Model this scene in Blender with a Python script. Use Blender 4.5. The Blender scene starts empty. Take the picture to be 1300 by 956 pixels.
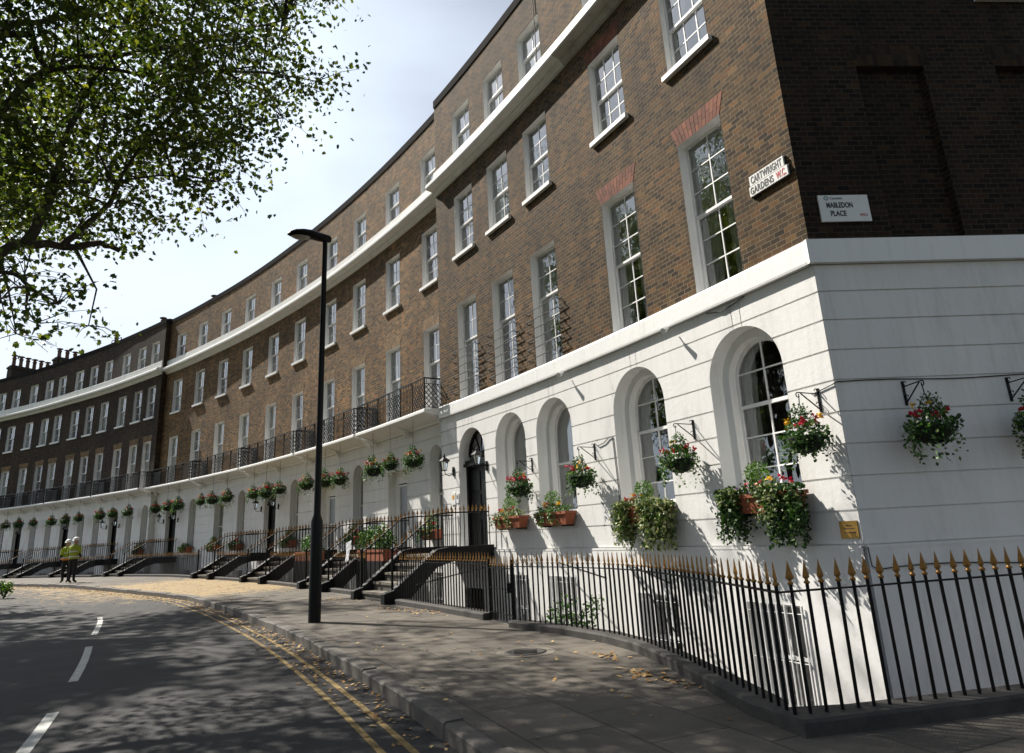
import bpy, bmesh, math, random
from mathutils import Vector, Matrix, noise
from mathutils.geometry import tessellate_polygon
R_ = math.radians
scene = bpy.context.scene
col = scene.collection
rng = random.Random(7)

# ------------------------------------------------------------------ plan
# The crescent is an arc about CEN: s runs along the facade from the corner
# (s = 0) to the left, o is the depth behind the facade, z is height.
CX, CY, RR = -67.678, -26.015, 79.365
TH0 = math.atan2(8.2405 - CY, 3.9138 - CX)
COR = Vector((3.9138, 8.2405, 0))
A2 = R_(85.54)
D2 = Vector((math.sin(A2), math.cos(A2), 0))      # along Mabledon Place
N2 = Vector((-D2.y, D2.x, 0))                     # into the corner house
SUN_AZ, SUN_EL = -56.8, 47.0

def lerp(x, xs, ys):
    if x <= xs[0]: return ys[0]
    for i in range(1, len(xs)):
        if x <= xs[i]:
            t = (x - xs[i-1]) / (xs[i] - xs[i-1])
            return ys[i-1] + t * (ys[i] - ys[i-1])
    return ys[-1]

def dl(s, sec=None):
    if sec is None: sec = 'pav' if s < 12 else ('rec' if s < 38.6 else 'cen')
    if sec == 'pav': return 0.0
    if sec == 'rec': return lerp(s, [12, 25, 33, 38.6], [.27, .31, .45, .66])
    return lerp(s, [38.6, 42, 50, 60, 64], [.36, .5, .95, 1.85, 2.3])

def polar(s, r, z):
    th = TH0 + s / RR
    return Vector((CX + (RR + r) * math.cos(th), CY + (RR + r) * math.sin(th), z))

def B(s, o, z, sec=None):
    return polar(s, dl(s, sec) + o, z)

def to_polar(x, y):
    v = (x - CX, y - CY)
    return (math.atan2(v[1], v[0]) - TH0) * RR, math.hypot(*v) - RR

def ground(s):
    return lerp(s, [0, 9, 14, 22, 30, 90], [0, .02, .06, .18, .28, .28])

def yaw(s, sec=None):
    a, b = B(s - .05, 0, 0, sec), B(s + .05, 0, 0, sec)
    d = a - b
    return math.atan2(d.y, d.x)

# ------------------------------------------------------------------ helpers
def tag(o, label=None, cat=None, group=None, kind=None):
    if label: o['label'] = label
    if cat: o['category'] = cat
    if group: o['group'] = group
    if kind: o['kind'] = kind
    return o

def empty(name, loc, label=None, cat=None, group=None, rz=0.0):
    o = bpy.data.objects.new(name, None)
    o.empty_display_size = .3
    o.location = loc
    o.rotation_euler = (0, 0, rz)
    col.objects.link(o)
    return tag(o, label, cat, group)

def put(name, mesh, parent=None, loc=(0, 0, 0), rz=0.0):
    o = bpy.data.objects.new(name, mesh)
    col.objects.link(o)
    o.parent = parent
    o.location = loc
    o.rotation_euler = (0, 0, rz)
    return o

class MB:
    def __init__(s):
        s.v, s.f, s.uv, s.m, s.sm = [], [], [], [], []
    def poly(s, pts, uv=None, mat=0, smooth=False):
        b = len(s.v)
        s.v += [tuple(p) for p in pts]
        s.f.append(tuple(range(b, b + len(pts))))
        s.uv.append(uv); s.m.append(mat); s.sm.append(smooth)
    def grid(s, rows, uvs=None, mat=0, smooth=False, closed=False):
        b = len(s.v); n = len(rows[0])
        for r in rows: s.v += [tuple(p) for p in r]
        for i in range(len(rows) - 1):
            for j in range(n if closed else n - 1):
                k = (j + 1) % n
                q = (b + i*n + j, b + i*n + k, b + (i+1)*n + k, b + (i+1)*n + j)
                s.f.append(q)
                s.uv.append([uvs[i][j], uvs[i][k], uvs[i+1][k], uvs[i+1][j]] if uvs else None)
                s.m.append(mat); s.sm.append(smooth)
    def box(s, x0, x1, y0, y1, z0, z1, T=None, mat=0):
        c = [(x, y, z) for z in (z0, z1) for y in (y0, y1) for x in (x0, x1)]
        if T: c = [T(*p) for p in c]
        b = len(s.v); s.v += [tuple(p) for p in c]
        for q in ((0,2,3,1), (4,5,7,6), (0,1,5,4), (2,6,7,3), (0,4,6,2), (1,3,7,5)):
            s.f.append(tuple(b + i for i in q)); s.uv.append(None); s.m.append(mat); s.sm.append(False)
    def bar(s, p, q, w, h=None, mat=0):
        p, q = Vector(p), Vector(q); d = (q - p)
        if d.length < 1e-6: return
        d.normalize(); h = h or w
        u = d.cross(Vector((0, 0, 1)))
        if u.length < 1e-3: u = Vector((1, 0, 0))
        u.normalize(); n = u.cross(d)
        b = len(s.v)
        for c in (p, q):
            for a, e in ((-1,-1), (1,-1), (1,1), (-1,1)): s.v.append(tuple(c + u*a*w/2 + n*e*h/2))
        for f in ((0,1,2,3), (7,6,5,4), (0,4,5,1), (1,5,6,2), (2,6,7,3), (3,7,4,0)):
            s.f.append(tuple(b + i for i in f)); s.uv.append(None); s.m.append(mat); s.sm.append(False)
    def tube(s, pts, rad, n=6, mat=0, cap=True):
        pts = [Vector(p) for p in pts]
        rads = rad if isinstance(rad, (list, tuple)) else [rad] * len(pts)
        rows = []; u = None
        for i, p in enumerate(pts):
            d = pts[min(i+1, len(pts)-1)] - pts[max(i-1, 0)]
            if d.length < 1e-9: d = Vector((0,0,1))
            d.normalize()
            if u is None:
                u = d.orthogonal().normalized()
            else:
                u = (u - d * u.dot(d))
                u = u.normalized() if u.length > 1e-6 else d.orthogonal().normalized()
            w = d.cross(u)
            rows.append([p + (u * math.cos(2*math.pi*k/n) + w * math.sin(2*math.pi*k/n)) * rads[i] for k in range(n)])
        s.grid(rows, mat=mat, smooth=True, closed=True)
        if cap:
            s.poly(rows[0][::-1], mat=mat); s.poly(rows[-1], mat=mat)
    def lathe(s, prof, n=12, at=(0,0,0), mat=0, smooth=True):
        rows = [[(at[0] + r*math.cos(2*math.pi*k/n), at[1] + r*math.sin(2*math.pi*k/n), at[2] + z) for k in range(n)] for r, z in prof]
        s.grid(rows, mat=mat, smooth=smooth, closed=True)
        s.poly(rows[0][::-1], mat=mat); s.poly(rows[-1], mat=mat)
    def ball(s, c, r, n=8, m=5, mat=0, sz=1.0):
        s.lathe([(max(r*math.sin(math.pi*i/m), .001), -r*sz*math.cos(math.pi*i/m)) for i in range(m+1)], n, c, mat)
    # ---- pieces bent along the crescent
    def sbox(s, s0, s1, o0, o1, z0, z1, sec=None, mat=0, step=.7, top=None):
        n = max(1, int(abs(s1 - s0) / step + .999))
        rows = []
        for i in range(n + 1):
            q = s0 + (s1 - s0) * i / n
            rows.append([B(q, o0, z0, sec), B(q, o1, z0, sec), B(q, o1, z1, sec), B(q, o0, z1, sec)])
        s.grid(rows, mat=mat, closed=True)
        s.poly(rows[0], mat=mat); s.poly(rows[-1][::-1], mat=mat)
    def sprofile(s, s0, s1, prof, sec=None, mat=0, step=.7):
        n = max(1, int(abs(s1 - s0) / step + .999))
        rows = [[B(s0 + (s1-s0)*i/n, o, z, sec) for o, z in prof] for i in range(n + 1)]
        s.grid(rows, mat=mat, closed=True)
        s.poly(rows[0], mat=mat); s.poly(rows[-1][::-1], mat=mat)
    def mesh(s, name, mats, loc=None):
        me = bpy.data.meshes.new(name)
        L = Vector(loc) if loc is not None else None
        vs = [tuple(Vector(p) - L) for p in s.v] if L is not None else s.v
        me.from_pydata(vs, [], s.f)
        if not isinstance(mats, (list, tuple)): mats = [mats]
        for m in mats: me.materials.append(m)
        if any(s.m): me.polygons.foreach_set('material_index', s.m)
        me.polygons.foreach_set('use_smooth', s.sm)
        if any(u is not None for u in s.uv):
            ul = me.uv_layers.new(name='UVMap'); k = 0
            for f, u in zip(s.f, s.uv):
                for j in range(len(f)):
                    if u is not None: ul.data[k].uv = u[j]
                    k += 1
        me.update()
        return me
    def build(s, name, mats, parent=None, origin=None, fix=False):
        L = origin if origin is not None else (parent.location if parent is not None and parent.parent is None else None)
        me = s.mesh(name, mats, L)
        if fix:
            bm = bmesh.new(); bm.from_mesh(me)
            bmesh.ops.recalc_face_normals(bm, faces=bm.faces[:]); bm.to_mesh(me); bm.free()
        o = put(name, me, parent)
        if parent is None and origin is not None: o.location = origin
        return o

# ------------------------------------------------------------------ materials
def mat(name):
    m = bpy.data.materials.new(name); m.use_nodes = True
    nt = m.node_tree; b = nt.nodes['Principled BSDF']
    return m, nt, b

def node(nt, typ, **kw):
    n = nt.nodes.new(typ)
    for k, v in kw.items():
        if k in n.inputs: n.inputs[k].default_value = v
        else: setattr(n, k, v)
    return n

def ramp(nt, stops):
    r = nt.nodes.new('ShaderNodeValToRGB')
    e = r.color_ramp.elements
    while len(e) > 1: e.remove(e[-1])
    e[0].position = stops[0][0]; e[0].color = (*stops[0][1], 1)
    for p, c in stops[1:]:
        k = e.new(p); k.color = (*c, 1)
    return r

def plain(name, c, rough=.5, metal=0.0, var=0.0, scale=8.0, bump=0.0, spec=.5, bscale=None):
    m, nt, b = mat(name)
    b.inputs['Roughness'].default_value = rough
    b.inputs['Metallic'].default_value = metal
    b.inputs['Specular IOR Level'].default_value = spec
    b.inputs['Base Color'].default_value = (*c, 1)
    if var or bump:
        tc = node(nt, 'ShaderNodeTexCoord')
        nz = node(nt, 'ShaderNodeTexNoise', Scale=scale, Detail=6.0, Roughness=.6)
        nt.links.new(tc.outputs['Object'], nz.inputs['Vector'])
        if var:
            r = ramp(nt, [(.3, tuple(x*(1-var) for x in c)), (.7, tuple(min(1, x*(1+var*.6)) for x in c))])
            nt.links.new(nz.outputs['Fac'], r.inputs['Fac'])
            nt.links.new(r.outputs['Color'], b.inputs['Base Color'])
        if bump:
            n2 = node(nt, 'ShaderNodeTexNoise', Scale=bscale or scale*4, Detail=4.0)
            nt.links.new(tc.outputs['Object'], n2.inputs['Vector'])
            bp = node(nt, 'ShaderNodeBump', Strength=bump, Distance=.02)
            nt.links.new(n2.outputs['Fac'], bp.inputs['Height'])
            nt.links.new(bp.outputs['Normal'], b.inputs['Normal'])
    return m

def mul(nt, a, b_, fac=1.0, mode='MULTIPLY'):
    x = nt.nodes.new('ShaderNodeMix'); x.data_type = 'RGBA'; x.blend_type = mode
    x.inputs[0].default_value = fac
    nt.links.new(a, x.inputs[6]); nt.links.new(b_, x.inputs[7])
    return x.outputs[2]

def brick_mat(name, c1, c2, cm, soot=.45, bw=.175, bh=.075, ms=.0075, rot=False):
    m, nt, b = mat(name)
    uv = node(nt, 'ShaderNodeUVMap')
    nz0 = node(nt, 'ShaderNodeTexNoise', Scale=2.2, Detail=2.0)
    nt.links.new(uv.outputs['UV'], nz0.inputs['Vector'])
    # courses run slightly out of true
    sub = node(nt, 'ShaderNodeVectorMath', operation='SUBTRACT'); sub.inputs[1].default_value = (.5, .5, .5)
    nt.links.new(nz0.outputs['Color'], sub.inputs[0])
    sc = node(nt, 'ShaderNodeVectorMath', operation='SCALE'); sc.inputs['Scale'].default_value = .012
    nt.links.new(sub.outputs[0], sc.inputs[0])
    ad = node(nt, 'ShaderNodeVectorMath', operation='ADD')
    nt.links.new(uv.outputs['UV'], ad.inputs[0]); nt.links.new(sc.outputs[0], ad.inputs[1])
    vec = ad.outputs[0]
    if rot:
        mp = node(nt, 'ShaderNodeMapping'); mp.inputs['Rotation'].default_value = (0, 0, R_(90))
        nt.links.new(vec, mp.inputs['Vector']); vec = mp.outputs[0]
    br = node(nt, 'ShaderNodeTexBrick', Scale=1.0)
    br.offset = .5; br.squash = 1.0
    br.inputs['Color1'].default_value = (*c1, 1); br.inputs['Color2'].default_value = (*c2, 1)
    br.inputs['Mortar'].default_value = (*cm, 1)
    br.inputs['Mortar Size'].default_value = ms; br.inputs['Mortar Smooth'].default_value = .15
    br.inputs['Brick Width'].default_value = bw; br.inputs['Row Height'].default_value = bh
    br.inputs['Bias'].default_value = -.1
    nt.links.new(vec, br.inputs['Vector'])
    # tone of single bricks, from each brick's own row and column number
    sv = node(nt, 'ShaderNodeSeparateXYZ'); nt.links.new(vec, sv.inputs[0])
    def mth(op, a, b_=None, c_=None):
        q = node(nt, 'ShaderNodeMath', operation=op)
        for k_, x_ in enumerate((a, b_, c_)):
            if x_ is None: continue
            if isinstance(x_, (int, float)): q.inputs[k_].default_value = x_
            else: nt.links.new(x_, q.inputs[k_])
        return q.outputs[0]
    row = mth('FLOOR', mth('DIVIDE', sv.outputs[1], bh))
    odd = mth('FLOORED_MODULO', row, 2.0)
    off = mth('MULTIPLY', mth('SUBTRACT', 1.0, odd), bw * .5)
    colm = mth('FLOOR', mth('DIVIDE', mth('ADD', sv.outputs[0], off), bw))
    cv = node(nt, 'ShaderNodeCombineXYZ'); nt.links.new(row, cv.inputs[0]); nt.links.new(colm, cv.inputs[1])
    wn = node(nt, 'ShaderNodeTexWhiteNoise', noise_dimensions='2D'); nt.links.new(cv.outputs[0], wn.inputs['Vector'])
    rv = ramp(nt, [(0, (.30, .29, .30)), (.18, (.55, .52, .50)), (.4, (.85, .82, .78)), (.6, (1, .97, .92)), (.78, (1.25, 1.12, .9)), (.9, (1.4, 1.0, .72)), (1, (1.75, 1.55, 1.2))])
    sp = node(nt, 'ShaderNodeSeparateColor'); nt.links.new(wn.outputs['Color'], sp.inputs[0])
    nt.links.new(sp.outputs[0], rv.inputs['Fac'])
    nz = node(nt, 'ShaderNodeTexNoise', Scale=.55, Detail=8.0, Roughness=.65)
    nt.links.new(uv.outputs['UV'], nz.inputs['Vector'])
    rs = ramp(nt, [(.3, (1-soot,)*3), (.62, (1.12, 1.1, 1.06))])
    nt.links.new(nz.outputs['Fac'], rs.inputs['Fac'])
    c0 = mul(nt, br.outputs['Color'], rv.outputs['Color'], .95)
    mxm = nt.nodes.new('ShaderNodeMix'); mxm.data_type = 'RGBA'
    nt.links.new(br.outputs['Fac'], mxm.inputs[0]); nt.links.new(c0, mxm.inputs[6]); mxm.inputs[7].default_value = (*cm, 1)
    c = mxm.outputs[2]
    c = mul(nt, c, rs.outputs['Color'])
    n5 = node(nt, 'ShaderNodeTexNoise', Scale=38.0, Detail=5.0, Roughness=.7); nt.links.new(uv.outputs['UV'], n5.inputs['Vector'])
    r5 = ramp(nt, [(.3, (.55, .54, .53)), (.5, (1, 1, 1)), (.68, (1.5, 1.42, 1.3))]); nt.links.new(n5.outputs['Fac'], r5.inputs['Fac'])
    c = mul(nt, c, r5.outputs['Color'], .75)
    mp6 = node(nt, 'ShaderNodeMapping'); mp6.inputs['Scale'].default_value = (2.6, .22, 1); nt.links.new(uv.outputs['UV'], mp6.inputs['Vector'])
    n6 = node(nt, 'ShaderNodeTexNoise', Scale=1.0, Detail=6.0, Roughness=.65); nt.links.new(mp6.outputs[0], n6.inputs['Vector'])
    r6 = ramp(nt, [(.32, (.62, .61, .61)), (.5, (1, 1, 1)), (.72, (1.12, 1.1, 1.05))]); nt.links.new(n6.outputs['Fac'], r6.inputs['Fac'])
    c = mul(nt, c, r6.outputs['Color'], .8)
    nt.links.new(c, b.inputs['Base Color'])
    b.inputs['Roughness'].default_value = .88
    b.inputs['Specular IOR Level'].default_value = .25
    n3 = node(nt, 'ShaderNodeTexNoise', Scale=60.0, Detail=4.0); nt.links.new(uv.outputs['UV'], n3.inputs['Vector'])
    mx = node(nt, 'ShaderNodeMath', operation='MULTIPLY_ADD'); mx.inputs[1].default_value = .35
    inv = node(nt, 'ShaderNodeMath', operation='SUBTRACT'); inv.inputs[0].default_value = 1.0
    nt.links.new(br.outputs['Fac'], inv.inputs[1])
    nt.links.new(n3.outputs['Fac'], mx.inputs[0]); nt.links.new(inv.outputs[0], mx.inputs[2])
    ad2 = node(nt, 'ShaderNodeMath', operation='MULTIPLY_ADD'); ad2.inputs[1].default_value = .5
    nt.links.new(sp.outputs[1], ad2.inputs[0]); nt.links.new(mx.outputs[0], ad2.inputs[2])
    bp = node(nt, 'ShaderNodeBump', Strength=.7, Distance=.012)
    nt.links.new(ad2.outputs[0], bp.inputs['Height']); nt.links.new(bp.outputs['Normal'], b.inputs['Normal'])
    return m

def stucco_mat(name, c, dirt=.16):
    m, nt, b = mat(name)
    tc = node(nt, 'ShaderNodeTexCoord')
    mp = node(nt, 'ShaderNodeMapping'); mp.inputs['Scale'].default_value = (1, 1, .28)
    nt.links.new(tc.outputs['Object'], mp.inputs['Vector'])
    nz = node(nt, 'ShaderNodeTexNoise', Scale=1.9, Detail=9.0, Roughness=.68)
    nt.links.new(mp.outputs[0], nz.inputs['Vector'])
    r = ramp(nt, [(.28, tuple(x*(1-dirt*1.5) for x in c)), (.45, tuple(x*(1-dirt*.35) for x in c)), (.65, c)])
    nt.links.new(nz.outputs['Fac'], r.inputs['Fac'])
    # rain streaks below ledges
    mp2 = node(nt, 'ShaderNodeMapping'); mp2.inputs['Scale'].default_value = (5, 5, .35)
    nt.links.new(tc.outputs['Object'], mp2.inputs['Vector'])
    n4 = node(nt, 'ShaderNodeTexNoise', Scale=2.0, Detail=6.0, Roughness=.7); nt.links.new(mp2.outputs[0], n4.inputs['Vector'])
    rc = ramp(nt, [(.25, (.80, .78, .75)), (.48, (1, 1, 1))]); nt.links.new(n4.outputs['Fac'], rc.inputs['Fac'])
    c_ = mul(nt, r.outputs['Color'], rc.outputs['Color'], .6)
    nt.links.new(c_, b.inputs['Base Color'])
    b.inputs['Roughness'].default_value = .55
    b.inputs['Specular IOR Level'].default_value = .35
    n2 = node(nt, 'ShaderNodeTexNoise', Scale=14.0, Detail=7.0, Roughness=.7); nt.links.new(tc.outputs['Object'], n2.inputs['Vector'])
    bp = node(nt, 'ShaderNodeBump', Strength=.22, Distance=.02)
    nt.links.new(n2.outputs['Fac'], bp.inputs['Height']); nt.links.new(bp.outputs['Normal'], b.inputs['Normal'])
    return m

def leaf_mat(name, stops, trans=.35, rough=.5):
    """every leaf carries its own random number in UV.x"""
    m = bpy.data.materials.new(name); m.use_nodes = True
    nt = m.node_tree; b = nt.nodes['Principled BSDF']; out = nt.nodes['Material Output']
    uv = node(nt, 'ShaderNodeUVMap'); sx = node(nt, 'ShaderNodeSeparateXYZ')
    nt.links.new(uv.outputs['UV'], sx.inputs[0])
    r = ramp(nt, stops); nt.links.new(sx.outputs[0], r.inputs['Fac'])
    nt.links.new(r.outputs['Color'], b.inputs['Base Color'])
    b.inputs['Roughness'].default_value = rough
    b.inputs['Specular IOR Level'].default_value = .4
    if trans:
        t = node(nt, 'ShaderNodeBsdfTranslucent')
        hs = node(nt, 'ShaderNodeHueSaturation', Saturation=1.15, Value=1.5); nt.links.new(r.outputs['Color'], hs.inputs['Color'])
        nt.links.new(hs.outputs[0], t.inputs['Color'])
        mx = node(nt, 'ShaderNodeMixShader'); mx.inputs[0].default_value = trans
        nt.links.new(b.outputs[0], mx.inputs[1]); nt.links.new(t.outputs[0], mx.inputs[2])
        nt.links.new(mx.outputs[0], out.inputs['Surface'])
    return m

M = {}
M['brick'] = brick_mat('stock_brick', (.180, .112, .053), (.098, .064, .034), (.25, .19, .12), ms=.006)
M['brick_dark'] = brick_mat('weathered_stock_brick', (.100, .063, .029), (.050, .033, .018), (.20, .155, .098), ms=.0058)
M['brick_soot'] = brick_mat('blackened_stock_brick', (.050, .031, .018), (.026, .018, .011), (.060, .047, .034))  # centre row: shade put into the brick colour over soot; also the chimneys
M['sooty'] = brick_mat('sooty_stock_brick', (.028, .018, .011), (.015, .010, .007), (.052, .042, .031), soot=.4)  # side wall: stock brick with its shade put into the colour
M['redbrick'] = brick_mat('red_rubbed_brick', (.20, .060, .030), (.15, .045, .025), (.13, .07, .05), soot=.2, ms=.004, rot=True)
M['sootyarch'] = brick_mat('sooty_gauged_brick', (.040, .026, .014), (.02, .014, .009), (.028, .022, .016), soot=.3, ms=.004, rot=True)  # side wall arches, darkened in colour to match the shaded brick
M['buff'] = brick_mat('buff_gauged_brick', (.24, .145, .062), (.16, .10, .05), (.2, .15, .1), soot=.3, ms=.004, rot=True)
M['stucco'] = stucco_mat('white_stucco', (.80, .79, .77))
M['paint'] = stucco_mat('white_gloss_paint', (.86, .86, .85), dirt=.06)
M['cornice_dirty'] = stucco_mat('sooty_cornice_paint', (.46, .43, .38), dirt=.35)
M['cornice'] = stucco_mat('weathered_cornice_paint', (.78, .77, .73), dirt=.2)
M['coping'] = plain('lead_coping', (.020, .018, .018), .95, var=.3, scale=3, spec=.05)
M['black'] = plain('black_gloss_paint', (.0045, .0045, .005), .42, var=.3, scale=20, bump=.05, spec=.22)
M['blackstone'] = plain('black_painted_stone', (.008, .008, .009), .6, var=.35, scale=6, bump=.2, spec=.25)
M['gold'] = plain('tarnished_gold_paint', (.30, .15, .032), .45, metal=.5, var=.45, scale=30)
M['dark'] = plain('dark_room', (.05, .045, .04), .9)
M['room'] = plain('room_plaster', (.30, .28, .25), .9)
M['roof'] = plain('dark_roof', (.05, .05, .055), .8)
M['pot'] = plain('clay_chimney_pot', (.16, .085, .06), .8, var=.4, scale=5)
M['terracotta'] = plain('terracotta', (.30, .085, .035), .75, var=.25, scale=9, bump=.1)
M['curtain'] = plain('net_curtain', (.83, .80, .72), .9, var=.10, scale=3)
M['stone'] = plain('york_stone_step', (.17, .15, .12), .85, var=.3, scale=4, bump=.2)
M['frosted'] = plain('frosted_door_glass', (.15, .16, .16), .3, var=.2, scale=3)
M['signwhite'] = plain('enamel_white', (.78, .78, .76), .3, var=.05, scale=6)
M['signback'] = plain('sign_back', (.02, .02, .02), .6)
M['lettering'] = plain('black_enamel', (.015, .015, .015), .4)
M['redletter'] = plain('red_enamel', (.45, .03, .03), .4)
M['greenletter'] = plain('green_enamel', (.02, .16, .10), .4)
M['greyletter'] = plain('grey_enamel', (.10, .12, .13), .4)
M['brass'] = plain('brass_plate', (.42, .25, .07), .38, metal=.8, var=.2, scale=12)
M['wire'] = plain('wire', (.012, .012, .012), .6)
M['lens'] = plain('lamp_lens', (.30, .28, .24), .2, spec=.6)
M['bowl'] = plain('basket_liner', (.012, .02, .010), .95, var=.5, scale=25, bump=.4)
M['bark'] = plain('plane_bark', (.060, .048, .034), .9, var=.5, scale=4, bump=.5)
M['paper'] = plain('paper', (.75, .76, .8), .7)
M['skin'] = plain('skin', (.42, .24, .17), .55)
M['navy'] = plain('dark_trousers', (.012, .013, .018), .85, var=.3, scale=12)
M['hivis'] = plain('hi_vis_yellow', (.30, .38, .03), .75, var=.2, scale=10)
M['hivis_o'] = plain('hi_vis_orange_trim', (.75, .22, .03), .7)
M['tape'] = plain('reflective_tape', (.6, .6, .62), .35)
M['helmet'] = plain('white_helmet', (.75, .75, .74), .35)
M['boot'] = plain('work_boot', (.02, .018, .015), .6)
M['bag'] = plain('red_bag', (.25, .02, .02), .7)
M['iron'] = plain('cast_iron_cover', (.06, .055, .05), .6, metal=.3, var=.3, scale=20, bump=.3)

def glass_mat():
    m = bpy.data.materials.new('window_glass'); m.use_nodes = True
    nt = m.node_tree; nt.nodes.remove(nt.nodes['Principled BSDF']); out = nt.nodes['Material Output']
    tr = node(nt, 'ShaderNodeBsdfTransparent'); tr.inputs[0].default_value = (.93, .95, .95, 1)
    gl = node(nt, 'ShaderNodeBsdfGlossy', Roughness=.02); gl.inputs[0].default_value = (.95, .97, 1, 1)
    fr = node(nt, 'ShaderNodeFresnel', IOR=1.5)
    ad = node(nt, 'ShaderNodeMath', operation='MULTIPLY_ADD'); ad.inputs[1].default_value = 1.9; ad.inputs[2].default_value = .12
    nt.links.new(fr.outputs[0], ad.inputs[0])
    # old panes ripple a little
    tc = node(nt, 'ShaderNodeTexCoord'); nz = node(nt, 'ShaderNodeTexNoise', Scale=2.6, Detail=2.0)
    nt.links.new(tc.outputs['Object'], nz.inputs['Vector'])
    bp = node(nt, 'ShaderNodeBump', Strength=.12, Distance=.05); nt.links.new(nz.outputs['Fac'], bp.inputs['Height'])
    nt.links.new(bp.outputs[0], gl.inputs['Normal'])
    mx = node(nt, 'ShaderNodeMixShader'); nt.links.new(ad.outputs[0], mx.inputs[0])
    nt.links.new(tr.outputs[0], mx.inputs[1]); nt.links.new(gl.outputs[0], mx.inputs[2])
    nt.links.new(mx.outputs[0], out.inputs['Surface'])
    return m
M['glass'] = glass_mat()

M['leaf_tree'] = leaf_mat('plane_tree_leaf', [(0, (.030, .050, .011)), (.45, (.056, .084, .017)), (.8, (.10, .13, .026)), (1, (.20, .215, .04))], .44)
M['leaf_basket'] = leaf_mat('basket_leaf', [(0, (.018, .05, .010)), (.6, (.045, .11, .022)), (.9, (.11, .19, .05)), (1, (.3, .36, .16))], .25)
M['leaf_varieg'] = leaf_mat('variegated_ivy_leaf', [(0, (.03, .07, .015)), (.45, (.08, .13, .03)), (.7, (.25, .29, .11)), (1, (.5, .5, .28))], .2)
M['leaf_ivy'] = leaf_mat('dark_ivy_leaf', [(0, (.012, .032, .007)), (.6, (.03, .075, .015)), (.9, (.07, .13, .03)), (1, (.22, .27, .10))], .2)
M['leaf_box'] = leaf_mat('clipped_box_leaf', [(0, (.035, .085, .012)), (.6, (.07, .15, .022)), (1, (.15, .26, .045))], .3)
M['petal_red'] = leaf_mat('red_petal', [(0, (.40, .008, .02)), (1, (.62, .02, .06))], .15)
M['petal_gold'] = leaf_mat('golden_petal', [(0, (.75, .35, .01)), (1, (.85, .52, .02))], .15)
M['petal_violet'] = leaf_mat('violet_petal', [(0, (.08, .01, .2)), (1, (.18, .04, .32))], .15)
M['voussoir'] = leaf_mat('red_voussoir', [(0, (.105, .034, .019)), (.5, (.16, .050, .026)), (1, (.22, .075, .036))], 0, .85)
M['voussoir_buff'] = leaf_mat('buff_voussoir', [(0, (.11, .070, .032)), (.5, (.18, .11, .048)), (1, (.25, .155, .07))], 0, .85)
M['litter'] = leaf_mat('dry_litter', [(0, (.20, .10, .03)), (.5, (.38, .23, .09)), (1, (.55, .40, .2))], 0, .9)

# ------------------------------------------------------------------ ground
KERB = ([-40, 1.4, 3.8, 7, 10, 13.6, 17.4, 20, 23, 26.5, 32, 37, 50, 64], [-5.28, -5.27, -5.26, -5.22, -5.2, -5.13, -5.1, -5.36, -5.62, -5.8, -5.85, -5.95, -5.4, -4.4])
def koff(s): return lerp(s, *KERB)
P1 = [(-.16, 10.62), (.50, 9.72), (1.0, 8.85), (1.26, 8.15), (1.44, 7.2), (1.56, 6.1), (1.64, 5.3), (1.68, 4.85)]
P1R = [(1.68, 4.85), (3.65, 5.27), (6.6, 5.9)]
_pp = sorted(to_polar(*p) for p in P1)
SC = _pp[0][0]
def roff(s):
    if s < 4.0: return lerp(s, [p[0] for p in _pp], [p[1] for p in _pp])
    if s < 5.2: return lerp(s, [4.0, 5.2], [_pp[-1][1], -2.42])
    return lerp(s, [5.2, 11.9, 12.1], [-2.42, -2.4, -2.4]) + dl(s)

def litter_at(s, r):
    k = koff(s)
    a = max(0, min(1, (s - 13) / 8)) * max(0, min(1, (46 - s) / 10))
    if r < k:       # road
        near = math.exp(-((r - k) / .45) ** 2) * max(0, min(1, (s + 2) / 6)) * .75
        return max(a * (1.0 if s > 18 else .6) * max(.15, 1 - abs(r - k) / 7), near)
    return .95 * max(0, min(1, (s - 13) / 5)) * max(0, min(1, (31 - s) / 6)) + .12

def sheet(name, rows, m, kind='structure', attr=True):
    mb = MB(); uv = [[to_polar(p.x, p.y) for p in r] for r in rows]
    mb.grid(rows, uv)
    o = mb.build(name, m)
    me = o.data
    ca = me.color_attributes.new('litter', 'FLOAT_COLOR', 'POINT')
    for i, v in enumerate(me.vertices):
        s, r = to_polar(v.co.x, v.co.y); w = litter_at(s, r)
        ca.data[i].color = (w, w, w, 1)
    return tag(o, kind=kind)

def frange(a, b, n): return [a + (b - a) * i / n for i in range(n + 1)]

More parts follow.
